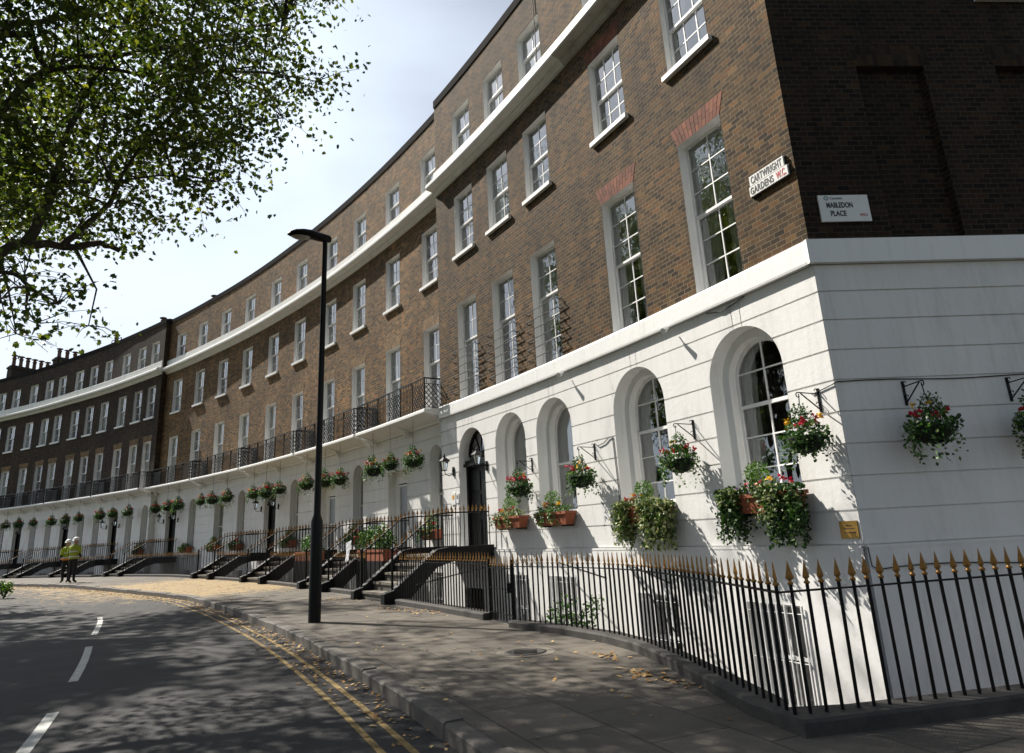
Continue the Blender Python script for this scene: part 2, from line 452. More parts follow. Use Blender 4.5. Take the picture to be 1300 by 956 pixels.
def ground_mat(name, kind):
    m, nt, b = mat(name)
    uv = node(nt, 'ShaderNodeUVMap'); at = node(nt, 'ShaderNodeAttribute', attribute_name='litter')
    nz = node(nt, 'ShaderNodeTexNoise', Scale=.9, Detail=8.0, Roughness=.7); nt.links.new(uv.outputs['UV'], nz.inputs['Vector'])
    fine = node(nt, 'ShaderNodeTexNoise', Scale=70.0, Detail=3.0); nt.links.new(uv.outputs['UV'], fine.inputs['Vector'])
    bp = node(nt, 'ShaderNodeBump', Strength=.5, Distance=.01)
    if kind == 'road':
        r = ramp(nt, [(.3, (.022, .022, .0235)), (.5, (.035, .034, .034)), (.7, (.054, .052, .050))]); nt.links.new(nz.outputs['Fac'], r.inputs['Fac'])
        r2 = ramp(nt, [(.3, (.6, .6, .6)), (.7, (1.35, 1.33, 1.3))]); nt.links.new(fine.outputs['Fac'], r2.inputs['Fac'])
        c = mul(nt, r.outputs['Color'], r2.outputs['Color']); nt.links.new(fine.outputs['Fac'], bp.inputs['Height'])
        rough = .8
    else:
        br = node(nt, 'ShaderNodeTexBrick', Scale=1.0); br.offset = .42
        br.inputs['Brick Width'].default_value = .92; br.inputs['Row Height'].default_value = .62
        br.inputs['Mortar Size'].default_value = .009; br.inputs['Mortar Smooth'].default_value = .3
        br.inputs['Color1'].default_value = (.150, .134, .112, 1); br.inputs['Color2'].default_value = (.100, .090, .078, 1); br.inputs['Mortar'].default_value = (.06, .053, .045, 1)
        nt.links.new(uv.outputs['UV'], br.inputs['Vector'])
        r = ramp(nt, [(.3, (.66, .65, .64)), (.65, (1.12, 1.1, 1.06))]); nt.links.new(nz.outputs['Fac'], r.inputs['Fac'])
        r2 = ramp(nt, [(.3, (.85, .85, .85)), (.7, (1.1, 1.1, 1.1))]); nt.links.new(fine.outputs['Fac'], r2.inputs['Fac'])
        c = mul(nt, mul(nt, br.outputs['Color'], r.outputs['Color']), r2.outputs['Color'])
        inv = node(nt, 'ShaderNodeMath', operation='MULTIPLY_ADD'); inv.inputs[1].default_value = -1.0
        nt.links.new(br.outputs['Fac'], inv.inputs[0]); nt.links.new(fine.outputs['Fac'], inv.inputs[2])
        nt.links.new(inv.outputs[0], bp.inputs['Height']); rough = .78
    # drifts of dry plane-tree fluff
    n2 = node(nt, 'ShaderNodeTexNoise', Scale=2.3, Detail=9.0, Roughness=.75, Distortion=.6); nt.links.new(uv.outputs['UV'], n2.inputs['Vector'])
    th = node(nt, 'ShaderNodeMath', operation='SUBTRACT'); th.inputs[0].default_value = 1.0; nt.links.new(at.outputs['Fac'], th.inputs[1])
    mp = node(nt, 'ShaderNodeMath', operation='MULTIPLY_ADD'); mp.inputs[1].default_value = .43; mp.inputs[2].default_value = .375; nt.links.new(th.outputs[0], mp.inputs[0])
    df = node(nt, 'ShaderNodeMath', operation='SUBTRACT'); nt.links.new(n2.outputs['Fac'], df.inputs[0]); nt.links.new(mp.outputs[0], df.inputs[1])
    rr = node(nt, 'ShaderNodeMath', operation='MULTIPLY'); rr.use_clamp = True; rr.inputs[1].default_value = 7.0; nt.links.new(df.outputs[0], rr.inputs[0])
    lc = ramp(nt, [(.3, (.13, .083, .037)), (.5, (.30, .215, .105)), (.65, (.43, .335, .19))]); nt.links.new(fine.outputs['Fac'], lc.inputs['Fac'])
    mx = nt.nodes.new('ShaderNodeMix'); mx.data_type = 'RGBA'
    nt.links.new(rr.outputs[0], mx.inputs[0]); nt.links.new(c, mx.inputs[6]); nt.links.new(lc.outputs['Color'], mx.inputs[7])
    nt.links.new(mx.outputs[2], b.inputs['Base Color'])
    b.inputs['Roughness'].default_value = rough; b.inputs['Specular IOR Level'].default_value = .3
    nt.links.new(bp.outputs['Normal'], b.inputs['Normal'])
    return m
M['road'] = ground_mat('asphalt', 'road'); M['pave'] = ground_mat('paving_slabs', 'pave')
M['kerb'] = plain('granite_kerb', (.11, .098, .085), .8, var=.35, scale=7, bump=.25)
M['plinth'] = plain('dark_stone_plinth', (.055, .05, .045), .8, var=.4, scale=6, bump=.25)
M['yellow'] = plain('worn_yellow_paint', (.25, .17, .055), .8, var=.6, scale=9)
M['white'] = plain('worn_white_paint', (.55, .55, .52), .8, var=.3, scale=12)
M['areafloor'] = plain('area_paving', (.13, .12, .11), .9, var=.4, scale=3, bump=.2)
M['soil'] = plain('garden_soil_and_grass', (.05, .065, .025), .95, var=.5, scale=2, bump=.3)

SS = frange(-40, 66, 212)
tag(sheet('road', [[polar(s, r, ground(s) - .12) for r in [koff(s) + .02 - (5.6 * i / 14) for i in range(15)]] for s in SS], M['road']))
# far kerb, garden footway and ground beyond
sheet('garden_pavement', [[polar(s, koff(s) - 5.7 - 2.2 * i / 4, ground(s)) for i in range(5)] for s in SS], M['pave'])
mb = MB(); mb.grid([[polar(s, koff(s) - 5.7 + a, ground(s) + b) for a, b in ((.14, -.4), (.14, 0.004), (-.02, .004), (-.02, -.4))] for s in SS])
tag(mb.build('garden_kerb', M['kerb']), kind='structure')
mb = MB(); mb.grid([[polar(s, koff(s) - 7.85 - q, ground(s) + .01) for q in (0, 3, 10, 25, 45, 70)] for s in SS])
tag(mb.build('garden_ground', M['soil']), kind='structure')
mb = MB(); mb.poly([(-500, -500, -2.6), (500, -500, -2.6), (500, 500, -2.6), (-500, 500, -2.6)])
tag(mb.build('ground', M['soil']), kind='structure')

SP = [SC] + frange(-2, 64, 132)
sheet('pavement', [[polar(s, (koff(s) + .14) + (roff(s) + .03 - koff(s) - .14) * i / 8, ground(s)) for i in range(9)] for s in SP], M['pave'])
def bez(a, b, c, n): return [a*(1-t)**2 + b*2*t*(1-t) + c*t*t for t in frange(0, 1, n)]
KA = polar(-3.2, koff(-3.2), 0); KT = (polar(-3.4, koff(-3.4), 0) - KA).normalized()
KE = COR - N2 * 6.1 - D2 * .6
KM = KA + KT * 1.9
TURN = bez(KA, KM, KE, 12) + [COR - N2 * 6.1 + D2 * t for t in (4, 10, 18, 30)]
def inward(i):
    d = (TURN[min(i+1, len(TURN)-1)] - TURN[max(i-1, 0)]).normalized(); return Vector((-d.y, d.x, 0))
ring = [polar(s, koff(s) + .14, 0) for s in frange(SC, -3.2, 4)] + [TURN[i] + inward(i) * .14 for i in range(1, len(TURN))] + [COR + D2 * 30 - N2 * 3.2] + [Vector((*p, 0)) for p in P1R[1:][::-1]] + [Vector((*P1[-1], 0))]
mb = MB(); tri = tessellate_polygon([ring])
for t in tri:
    t = list(t)
    a, b_, c_ = (ring[i] for i in t)
    if (b_ - a).cross(c_ - a).z < 0: t.reverse()
    mb.poly([ring[i] for i in t], [to_polar(ring[i].x, ring[i].y) for i in t])
o = mb.build('corner_pavement', M['pave']); tag(o, kind='structure')
ca = o.data.color_attributes.new('litter', 'FLOAT_COLOR', 'POINT')
for d in ca.data: d.color = (.18, .18, .18, 1)
# granite kerb laid in separate lengths, one ring of stone along the gutter
mb = MB(); s = -3.2; k = 0
while s < 63:
    e = s + .9
    j = .008 * math.sin(k * 2.3)
    rows = [[polar(q, koff(q) + a, ground(q) + b + (j if b > -.1 else 0)) for a, b in ((-.015, -.3), (-.005, -.012), (.012, .003), (.15, .005), (.15, -.3))] for q in (s + .006, (s + e) / 2, e - .006)]
    mb.grid(rows); mb.poly(rows[0]); mb.poly(rows[-1][::-1]); s = e; k += 1
rows = [[TURN[i] + inward(i) * a + Vector((0, 0, b)) for a, b in ((-.015, -.3), (-.005, -.012), (.012, .003), (.15, .005), (.15, -.3))] for i in range(len(TURN))]
mb.grid(rows)
tag(mb.build('kerb', M['kerb'], fix=True), kind='structure')
mb = MB(); q = [Vector((-7, -34, -.125)), Vector((34, -34, -.125)), Vector((34, 6, -.125)), Vector((2, 6, -.125)), Vector((-1, 5, -.125)), Vector((-4, 0, -.125))]
mb.poly(q, [to_polar(p.x, p.y) for p in q]); o = mb.build('side_road', M['road']); tag(o, kind='structure')
ca = o.data.color_attributes.new('litter', 'FLOAT_COLOR', 'POINT')
for d in ca.data: d.color = (.05, .05, .05, 1)
# road markings: double yellow lines and the dashed centre line
mb = MB()
for d in (.24, .44):
    mb.grid([[polar(s, koff(s) - d, ground(s) - .116), polar(s, koff(s) - d - .055, ground(s) - .116)] for s in frange(-3, 60, 126)])
    mb.grid([[TURN[i] - inward(i) * d + Vector((0, 0, -.1155)), TURN[i] - inward(i) * (d + .055) + Vector((0, 0, -.1155))] for i in range(len(TURN))])
tag(mb.build('yellow_road_line', M['yellow']), kind='structure')
mb = MB(); s = -6.85
def cline(q): return lerp(q, [0, 4.87, 8.9, 10.8, 14.5, 30], [-8.1, -8.02, -7.91, -7.8, -7.46, -6.9 - .6])
while s < 14:
    mb.grid([[polar(q, cline(q) + .05, ground(q) - .116), polar(q, cline(q) - .05, ground(q) - .116)] for q in frange(s, s + 3.9, 4)]); s += 5.9
tag(mb.build('centre_road_line', M['white']), kind='structure')

# sunken areas between railings and houses
mb = MB()
mb.grid([[polar(s, roff(s) - .1, -2.0), polar(s, dl(s) + .5, -2.0)] for s in SP])
q = [Vector((*P1[-1], -2.0)), Vector((*P1R[-1], -2.0)), COR + D2 * 12 + Vector((0, 0, -2.0)), COR + N2 * .6 + Vector((0, 0, -2.0))]
mb.poly(q)
tag(mb.build('area_floor', M['areafloor']), kind='structure')
mb = MB()
mb.grid([[polar(s, roff(s), -2.0), polar(s, roff(s), ground(s) + .002)] for s in SP])
mb.grid([[Vector((*p, -2.0)), Vector((*p, .002))] for p in P1R])
tag(mb.build('area_retaining_wall', M['stucco'], fix=True), kind='structure')

# ------------------------------------------------------------------ facade pieces
def wall(mb, s0, s1, z0, z1, ops, o, sec, mat=0, F=None, uvo=0.0, step=.9):
    F = F or (lambda s, o_, z: B(s, o_, z, sec))
    xs = {s0, s1}; zs = {z0, z1}
    for a in ops:
        xs |= {a[0], a[1]}; zs |= {a[2], a[3]}
        if len(a) > 4 and a[4]: zs.add(a[4])
    def fill(v, lo, hi):
        v = sorted(q for q in v if lo - 1e-6 <= q <= hi + 1e-6); r = [v[0]]
        for q in v[1:]:
            if q - r[-1] < 1e-5: continue
            n = max(1, int((q - r[-1]) / step + .999)); p = r[-1]
            r += [p + (q - p) * i / n for i in range(1, n + 1)]
        return r
    xs, zs = fill(xs, s0, s1), fill(zs, z0, z1)
    def quad(a, b, c, d):
        mb.poly([F(p[0], o, p[1]) for p in (a, b, c, d)], [(uvo - p[0], p[1]) for p in (a, b, c, d)], mat)
    for i in range(len(xs) - 1):
        for j in range(len(zs) - 1):
            cx, cz = (xs[i] + xs[i+1]) / 2, (zs[j] + zs[j+1]) / 2
            if any(a[0] < cx < a[1] and a[2] < cz < a[3] for a in ops): continue
            quad((xs[i+1], zs[j]), (xs[i], zs[j]), (xs[i], zs[j+1]), (xs[i+1], zs[j+1]))
    for a in ops:
        if len(a) > 4 and a[4]:
            c, r, n = (a[0] + a[1]) / 2, (a[1] - a[0]) / 2, 16
            rz = a[3] - a[4]
            pt = [(c + r * math.cos(math.pi * k / n), a[4] + rz * math.sin(math.pi * k / n)) for k in range(n + 1)]
            for k in range(n):
                p, q = pt[k], pt[k+1]
                quad(p, q, (q[0], a[3]), (p[0], a[3]))

def courses(mb, s0, s1, zl, ops, o, sec, F=None, depth=.02, keys=True, gap=.012, step=.8):
    """rusticated render: raised courses with open joints, cut round the openings"""
    F = F or (lambda s, o_, z: B(s, o_, z, sec))
    def half(a, z):
        if not (a[2] - 1e-6 <= z <= a[3] + 1e-6): return None
        r = (a[1] - a[0]) / 2
        if len(a) > 4 and a[4] and z > a[4]:
            t = (z - a[4]) / (a[3] - a[4]); return r * math.sqrt(max(0, 1 - t * t))
        return r
    for j in range(len(zl) - 1):
        za, zb = zl[j] + gap, zl[j+1] - gap
        cuts = {za, zb}
        for a in ops:
            for q in a[2:4]:
                if za < q < zb: cuts.add(q)
            if len(a) > 4 and a[4]:
                for k in range(1, 12):
                    q = a[4] + (a[3] - a[4]) * math.sin(math.pi / 2 * k / 12)
                    if za < q < zb: cuts.add(q)
        cuts = sorted(cuts)
        for k in range(len(cuts) - 1):
            l, h = cuts[k], cuts[k+1]; mid = (l + h) / 2
            blk = []
            for a in ops:
                if a[2] < mid < a[3]:
                    c = (a[0] + a[1]) / 2; blk.append((c - half(a, l), c + half(a, l), c - half(a, h), c + half(a, h)))
                elif keys and len(a) > 4 and a[4] and mid >= a[3]:
                    c = (a[0] + a[1]) / 2
                    for d in (-.085, .085): blk.append((c + d - .006, c + d + .006, c + d*1.06 - .006, c + d*1.06 + .006))
            blk.sort(); e = [(s0, s0)] + [x for b in blk for x in ((b[0], b[2]), (b[1], b[3]))] + [(s1, s1)]
            for i in range(0, len(e), 2):
                (a0, a1), (b0, b1) = e[i], e[i+1]
                if b0 - a0 < .004 and b1 - a1 < .004: continue
                n = max(1, int((b0 - a0) / step + .999))
                for q in range(n):
                    t, u = q / n, (q + 1) / n
                    p = [(a0 + (b0 - a0) * u, l), (a0 + (b0 - a0) * t, l), (a1 + (b1 - a1) * t, h), (a1 + (b1 - a1) * u, h)]
                    mb.poly([F(x, o, z) for x, z in p])
                    if k == 0: mb.poly([F(p[0][0], o + depth, l), F(p[1][0], o + depth, l), F(p[1][0], o, l), F(p[0][0], o, l)])
                    if k == len(cuts) - 2: mb.poly([F(p[3][0], o, h), F(p[2][0], o, h), F(p[2][0], o + depth, h), F(p[3][0], o + depth, h)])

def outline(hw, zs, n=16, inset_bottom=0.0):
    return [(-hw, inset_bottom), (-hw, zs)] + [(-hw * math.cos(math.pi * k / n), zs + hw * math.sin(math.pi * k / n)) for k in range(1, n)] + [(hw, zs), (hw, inset_bottom)]

def rect_outline(hw, h, zb=0.0): return [(-hw, zb), (-hw, h), (hw, h), (hw, zb)]

def strip(mb, o1, y1, o2, y2):
    mb.grid([[(x, y1, z) for x, z in o1], [(x, y2, z) for x, z in o2]])

def drapes(w, h, y, amp=.03, spread=.3, seed=1, zb=0.0, sides=(-1, 1)):
    mb = MB(); r = random.Random(seed)
    for sgn in sides:
        rows = []
        for k in range(9):
            z = zb + h * k / 8; t = spread * w * (.75 + .25 * (z / h)); row = []
            for i in range(19):
                x = sgn * (w / 2 - t * i / 18); row.append((x, y + amp * math.sin(i * 1.75 + .5 * math.sin(k)) , z))
            rows.append(row)
        mb.grid(rows, smooth=True)
    return mb

WIN = {}; BLIND = {}; WRND = random.Random(77)
def sash_window(key, w, h, nx, nt, nb, rev=.2, sill=True, blind=0.0, mull=.018, lining=True, spread=.3):
    """sash window with painted reveals; local x right, y into the wall, z up from the sill"""
    f = MB(); hw = w / 2
    if lining:
        strip(f, rect_outline(hw, h), -.004, rect_outline(hw, h), rev + .1)
        f.box(-hw, hw, -.004, rev + .1, -.01, 0.0)
    b = .05
    yt, yb, mid = rev, rev + .035, h * nb / (nb + nt)
    f.box(-hw, -hw + b, yt, yt + .08, 0, h); f.box(hw - b, hw, yt, yt + .08, 0, h)
    f.box(-hw + b, hw - b, yt, yt + .08, h - b, h); f.box(-hw + b, hw - b, yb, yb + .045, 0, .08)
    f.box(-hw + b, hw - b, yt - .006, yb + .045, mid - .022, mid + .022)
    gx0, gx1 = -hw + b, hw - b
    for i in range(1, nx):
        x = gx0 + (gx1 - gx0) * i / nx
        f.box(x - mull/2, x + mull/2, yt + .008, yt + .035, mid + .022, h - b); f.box(x - mull/2, x + mull/2, yb + .008, yb + .035, .08, mid - .022)
    for i in range(1, nt):
        z = mid + (h - b - mid) * i / nt; f.box(gx0, gx1, yt + .0095, yt + .0335, z - mull/2, z + mull/2)
    for i in range(1, nb):
        z = .08 + (mid - .08) * i / nb; f.box(gx0, gx1, yb + .0095, yb + .0335, z - mull/2, z + mull/2)
    p = MB()
    p.poly([(gx0, yt + .02, mid), (gx1, yt + .02, mid), (gx1, yt + .02, h - b), (gx0, yt + .02, h - b)])
    p.poly([(gx0, yb + .02, .06), (gx1, yb + .02, .06), (gx1, yb + .02, mid), (gx0, yb + .02, mid)])
    parts = [('pane', p.mesh(key + '_pane', M['glass']))]
    if sill:
        s = MB(); s.box(-hw - .07, hw + .07, -.085, rev, -.10, -.008); parts.append(('sill', s.mesh(key + '_sill', M['paint'])))
    parts += [('curtain', drapes(w, h - .05, rev + .115, spread=spread, sides=(q_,)).mesh(key + '_curtain', M['curtain'])) for q_ in (-1, 1)]
    if blind:
        q = MB(); q.box(gx0, gx1, rev + .1, rev + .105, h * (1 - blind), h - .03); parts.append(('blind', q.mesh(key + '_blind', M['curtain'])))
    WIN[key] = (f.mesh(key + '_frame', M['paint']), parts)
    if key in ('tall', 'tall3', 'mid', 'mid3', 'attic'):
        BLIND[key] = []
        for fr in (.3, .5, .72):
            q = MB(); q.box(gx0 + .01, gx1 - .01, rev + .075, rev + .08, h * (1 - fr), h - .03); q.box(gx0 + .01, gx1 - .01, rev + .072, rev + .083, h * (1 - fr) - .02, h * (1 - fr)); BLIND[key].append(q.mesh(key + '_blind', M['curtain']))

def arch_window(key, w, h, d1, d2, shrink, nx, rows_, grille=False, spread=.32):
    f = MB(); hw = w / 2; zs = h - hw; h2 = hw - shrink
    A, I = outline(hw, zs), outline(h2, zs)
    strip(f, A, -.004, A, d1); strip(f, A, d1, I, d1); strip(f, I, d1, I, d2 + .09)
    f.box(-hw, hw, -.03, d2, -.06, .004)
    b = .05; J = outline(h2 - b, zs)
    strip(f, I, d2, J, d2); strip(f, J, d2, J, d2 + .06)
    f.box(-h2 + b, h2 - b, d2, d2 + .06, .004, .075)
    R = h2 - b
    def halfw(z): return R if z <= zs else math.sqrt(max(0, R*R - (z-zs)**2))
    mid = rows_[len(rows_) // 2]
    for z in rows_:
        t = .025 if z == mid else .010
        x = halfw(z); y = d2 - .01 if z == mid else d2 + .012
        f.box(-x, x, y, d2 + .05 if z == mid else d2 + .035, z - t, z + t)
    for i in range(1, nx):
        x = -R + 2 * R * i / nx; top = zs + math.sqrt(max(0, R*R - x*x))
        f.box(x - .0105, x + .0105, d2 + .013, d2 + .034, .075, top)
    p = MB(); p.poly([(x, d2 + .03, z) for x, z in J][::-1])
    WIN[key] = (f.mesh(key + '_frame', M['paint']), [('pane', p.mesh(key + '_pane', M['glass'])), *[('curtain', drapes(w - .1, h - .1, d2 + .13, spread=spread, sides=(q_,)).mesh(key + '_curtain', M['curtain'])) for q_ in (-1, 1)]])

def place_window(key, house, s, o, z, sec, rz=None, P=None, name='window', label=None):
    fm, parts = WIN[key]
    p = (P if P is not None else B(s, o, z, sec)) - house.location
    w = put(name, fm, house, p, yaw(s, sec) if rz is None else rz)
    v = WRND.random()
    for n, m in parts:
        if n == 'curtain' and key in BLIND and v < .22: continue
        put(n, m, w)
    if key in BLIND and v > .62: put('blind', BLIND[key][int(v * 100) % 3], w)
    if label: w['label'] = label
    return w

sash_window('tall3', 1.0, 2.62, 2, 3, 3, rev=.16, sill=False, spread=.46)
sash_window('tall', 1.02, 2.62, 2, 2, 3, rev=.16, sill=False, spread=.5)
sash_window('mid3', 1.04, 1.80, 3, 2, 2, rev=.12, spread=.42)
sash_window('mid', 1.03, 1.82, 2, 2, 2, rev=.13, spread=.45)
sash_window('attic', 1.04, 1.32, 2, 1, 1, rev=.13, sill=False, spread=.42)
arch_window('arch_big', 1.41, 2.36, .25, .38, .13, 2, [.38, .83, 1.28, 1.78])
arch_window('arch_mid', 1.34, 2.36, .25, .38, .13, 1, [1.02], spread=.5)
arch_window('arch_thin', .80, 2.62, .16, .26, .04, 1, [1.2], spread=.45)
sash_window('rect_low', 1.0, 2.1, 2, 1, 1, rev=.24, spread=.45)
sash_window('basement', .95, 1.35, 2, 1, 1, rev=.2, sill=True, spread=.1)
sash_window('white_door_window', .62, 1.95, 1, 1, 1, rev=.0, sill=False, lining=False, spread=.5)
def grille_mesh(w, h):
    g = MB()
    n = max(3, int(w / .12))
    for i in range(n + 1):
        x = -w/2 + w * i / n; g.bar((x, -.03, .02), (x, -.03, h), .016)
    for z in (.12, h * .5, h - .1): g.bar((-w/2, -.014, z), (w/2, -.014, z), .024, .006)
    return g.mesh('window_grille', M['paint'])
GRILLE = grille_mesh(.95, 1.35)

def door_leaf(mb, w, h, y):
    mb.box(-w/2, w/2, y, y + .05, 0, h)
    for (x0, x1) in ((-w*.42, -w*.06), (w*.06, w*.42)):
        for z0, z1 in ((.12, h*.36), (h*.42, h*.66), (h*.71, h - .1)):
            mb.box(x0, x1, y - .02, y, z0, z1)
def add_door(house, sc, sec, w=1.3, h=2.95, z=.97, white=False, origin=None):
    p = B(sc, 0, z, sec) - house.location; rz = yaw(sc, sec); hw = w / 2
    f = MB()
    if white:
        strip(f, rect_outline(hw, 2.4), -.004, rect_outline(hw, 2.4), .22)
        f.box(-hw, -.34, .2, .26, 0, 2.4); f.box(.34, hw, .2, .26, 0, 2.4); f.box(-.34, .34, .2, .26, 2.02, 2.4); f.box(-hw - .08, hw + .08, -.06, .0, 2.4, 2.52)
        d = put('door', f.mesh('glazed_door', M['paint']), house, p, rz); d['label'] = 'white painted door with a tall glazed panel'
        fm, parts = WIN['white_door_window']
        l = put('leaf', fm, d, (0, .21, .03))
        k_ = MB(); k_.box(-.28, .28, .232, .236, .05, 1.95); put('pane', k_.mesh('door_pane', M['frosted']), d)
        return d
    zs = h - hw; A = outline(hw, zs)
    strip(f, A, -.004, A, .32)
    f.box(-hw, hw, -.25, .34, -.04, .004)
    d = put('door', f.mesh('door_surround', M['paint']), house, p, rz)
    l = MB(); door_leaf(l, w - .06, 2.02, .28)
    for sx in (-1, 1): l.box(sx*(hw-.03) - .045, sx*(hw-.03) + .045, .2, .34, 0, 2.05)
    put('leaf', l.mesh('door_leaf', M['black']), d)
    t = MB(); t.box(-hw - .02, hw + .02, .12, .34, 2.05, 2.12); t.box(-hw + .01, hw - .01, .17, .34, 2.12, 2.2); t.box(-hw + .02, hw - .02, .2, .34, 2.02, 2.05)
    put('transom', t.mesh('door_transom', M['black']), d)
    g = MB(); J = outline(hw - .06, zs); q = [(x, .31, zz) for x, zz in J if zz > 0]; q = [(-hw + .06, .31, 2.2)] + q + [(hw - .06, .31, 2.2)]
    g.poly(q[::-1]); put('fanlight', g.mesh('fanlight', M['glass']), d)
    r = MB(); strip(r, [(x, zz) for x, zz in A if zz > 0], .28, [(x, zz) for x, zz in outline(hw - .07, zs) if zz > 0], .28)
    for k in range(1, 6):
        a = math.pi * k / 6; r.bar((0, .3, 2.2), (math.cos(a) * (hw - .07), .3, 2.2 + (zs - 2.2) * (math.sin(a)) + math.sin(a) * (hw - .07) * (1 if zs > 2.2 else .9)), .02)
    put('glazing_bars', r.mesh('fanlight_bars', M['black']), d)
    k = MB(); k.ball((.0, .24, 1.0), .035); put('knob', k.mesh('door_knob', M['brass']), d)
    return d

ZL = [.97, 1.36, 1.75, 2.13, 2.52, 2.91, 3.29, 3.68, 4.06, 4.43]
CORN = [(.02, 11.16), (-.07, 11.18), (-.09, 11.24), (-.13, 11.25), (-.15, 11.30), (-.33, 11.33), (-.35, 11.37), (-.35, 11.46), (-.32, 11.50), (-.10, 11.56), (-.10, 11.60), (-.075, 11.61), (-.075, 11.95), (-.05, 11.97), (.02, 11.98)]
TOP, ATT = 14.5, 12.0

def house(name, label, s0, s1, sec, wins, ground_ops, doors, lo_win, hi=('tall', 'mid', 'attic'), side=None, group='brick houses of the crescent', basement=()):
    base = B((s0 + s1) / 2, 0, 0, sec)
    h = empty(name, base, label, 'house', group)
    L = base
    # brick front with its window openings
    mb = MB(); ops = []
    for a, b in wins: ops += [(a, b, 4.78, 7.40), (a, b, 8.80, 10.62), (a, b, ATT, ATT + 1.34)]
    wall(mb, s0, s1, 4.757, TOP - .25, ops, 0, sec)
    deep = 8.0
    nb = max(2, int((s1 - s0) / .9))
    for q, flip in ((s0, 0), (s1, 1)):          # party walls
        if q == 0.0: continue
        pts = [B(q, 0, -2, sec), B(q, deep, -2, sec), B(q, deep, TOP - .25, sec), B(q, 0, TOP - .25, sec)]
        uv = [(0, -2), (deep, -2), (deep, TOP), (0, TOP)]
        mb.poly(pts if flip else pts[::-1], uv if flip else uv[::-1])
    mb.grid([[B(s0 + (s1-s0)*i/nb, deep, -2, sec), B(s0 + (s1-s0)*i/nb, deep, TOP - .25, sec)] for i in range(nb + 1)], [[(s0 + (s1-s0)*i/nb, -2), (s0 + (s1-s0)*i/nb, TOP)] for i in range(nb + 1)])
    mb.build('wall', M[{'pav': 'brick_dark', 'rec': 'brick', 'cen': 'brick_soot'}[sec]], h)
    mb = MB(); mb.sbox(s0 + .003, s1 - .003, -.03, .32, TOP - .25, TOP, sec); mb.build('coping', M['coping'], h, fix=True)
    mb = MB(); mb.sbox(s0, s1, .3, deep, TOP - .5, TOP - .3, sec); r = mb.build('roof', M['roof'], h, fix=True)
    mb = MB()
    for z in (.80, 4.50, 8.55, 11.75): mb.sbox(s0 + .05, s1 - .05, .6, deep - .05, z, z + .12, sec)
    mb.sbox(s0 + .05, s1 - .05, 3.4, 3.5, -1.9, 14.0, sec)
    mb.build('interior', M['room'], h, fix=True)
    mb = MB(); mb.sprofile(s0 + .0015, s1 - .0015, CORN, sec); mb.build('cornice', M['cornice_dirty'] if s0 == 0 else M['cornice'], h, fix=True)
    # rendered ground floor and basement
    mb = MB(); gops = list(ground_ops)
    wall(mb, s0, s1, -2.0, 4.43, gops + list(basement), .02, sec)
    courses(mb, s0, s1, ZL, [g for g in gops], 0, sec, keys=(sec == 'pav'))
    # plain basement face and its ledge
    wall(mb, s0, s1, -2.0, .93, [(a[0], a[1], a[2], a[3]) for a in list(basement) + [g for g in gops if g[2] < .93]], -.03, sec)
    mb.sbox(s0, s1, -.035, .0, .93, .97, sec)
    for q in ((s0, 1), (s1, 0)):
        if q[0] in (12.0, 38.6):
            a_ = [B(q[0], -.03, -2, sec), B(q[0], .5, -2, sec), B(q[0], .5, 4.43, sec), B(q[0], -.0, 4.43, sec)]; d_ = (B(s1, 0, 0, sec) - B(s0, 0, 0, sec)).normalized() * (.004 if not q[1] else -.004)
            mb.poly([p_ + d_ for p_ in a_])
    mb.build('ground_floor', M['stucco'], h)
    mb = MB(); mb.sprofile(s0 + .001, s1 - .001, [(.02, 4.43), (-.075, 4.43), (-.08, 4.46), (-.08, 4.72), (-.06, 4.757), (.01, 4.758)], sec); mb.build('string_course', M['paint'], h, fix=True)
    for a, b in wins:
        c = (a + b) / 2
        place_window(hi[0], h, c, 0, 4.78, sec); place_window(hi[1], h, c, 0, 8.80, sec); place_window(hi[2], h, c, 0, ATT, sec)
    for g, key in zip(ground_ops, lo_win):
        if key == 'door': add_door(h, (g[0]+g[1])/2, sec, g[1]-g[0], g[3]-g[2], g[2])
        elif key == 'whitedoor': add_door(h, (g[0]+g[1])/2, sec, g[1]-g[0], white=True)
        elif key: place_window(key, h, (g[0]+g[1])/2, 0, g[2], sec)
    for g in basement:
        w = place_window('basement', h, (g[0]+g[1])/2, -.03, g[2], sec)
        put('grille', GRILLE, w)
    return h

def flat_arches(h, wins, sec, m, z0=7.40, hgt=.34, splay=.13, label=None, corner=False):
    for i_, (a, b) in enumerate(wins):
        mb = MB(); n = 13; r = random.Random(i_ + int(a * 10))
        for k in range(n):
            def at(t, z): return (a - splay * z + (b - a + 2 * splay * z) * t)
            t0, t1 = k / n, (k + 1) / n; g = .004; o_ = -.004 - r.random() * .003; x = r.random()
            lo = .5 * (k % 2)
            for zz0, zz1 in (((0, .62), (.64, 1)) if k % 2 else ((0, .36), (.38, 1))):
                q = [(at(t1, zz0) - g, z0 + hgt * zz0), (at(t0, zz0) + g, z0 + hgt * zz0), (at(t0, zz1) + g, z0 + hgt * zz1), (at(t1, zz1) - g, z0 + hgt * zz1)]
                mb.poly([B(s_, o_, z, sec) for s_, z in q], [(x, .5)] * 4); x = (x + .37) % 1
        o = mb.build('window_arch', m, h)
        if label: o['label'] = label

def arch(c, w, z0, top): return (c - w/2, c + w/2, z0, top, top - w/2)

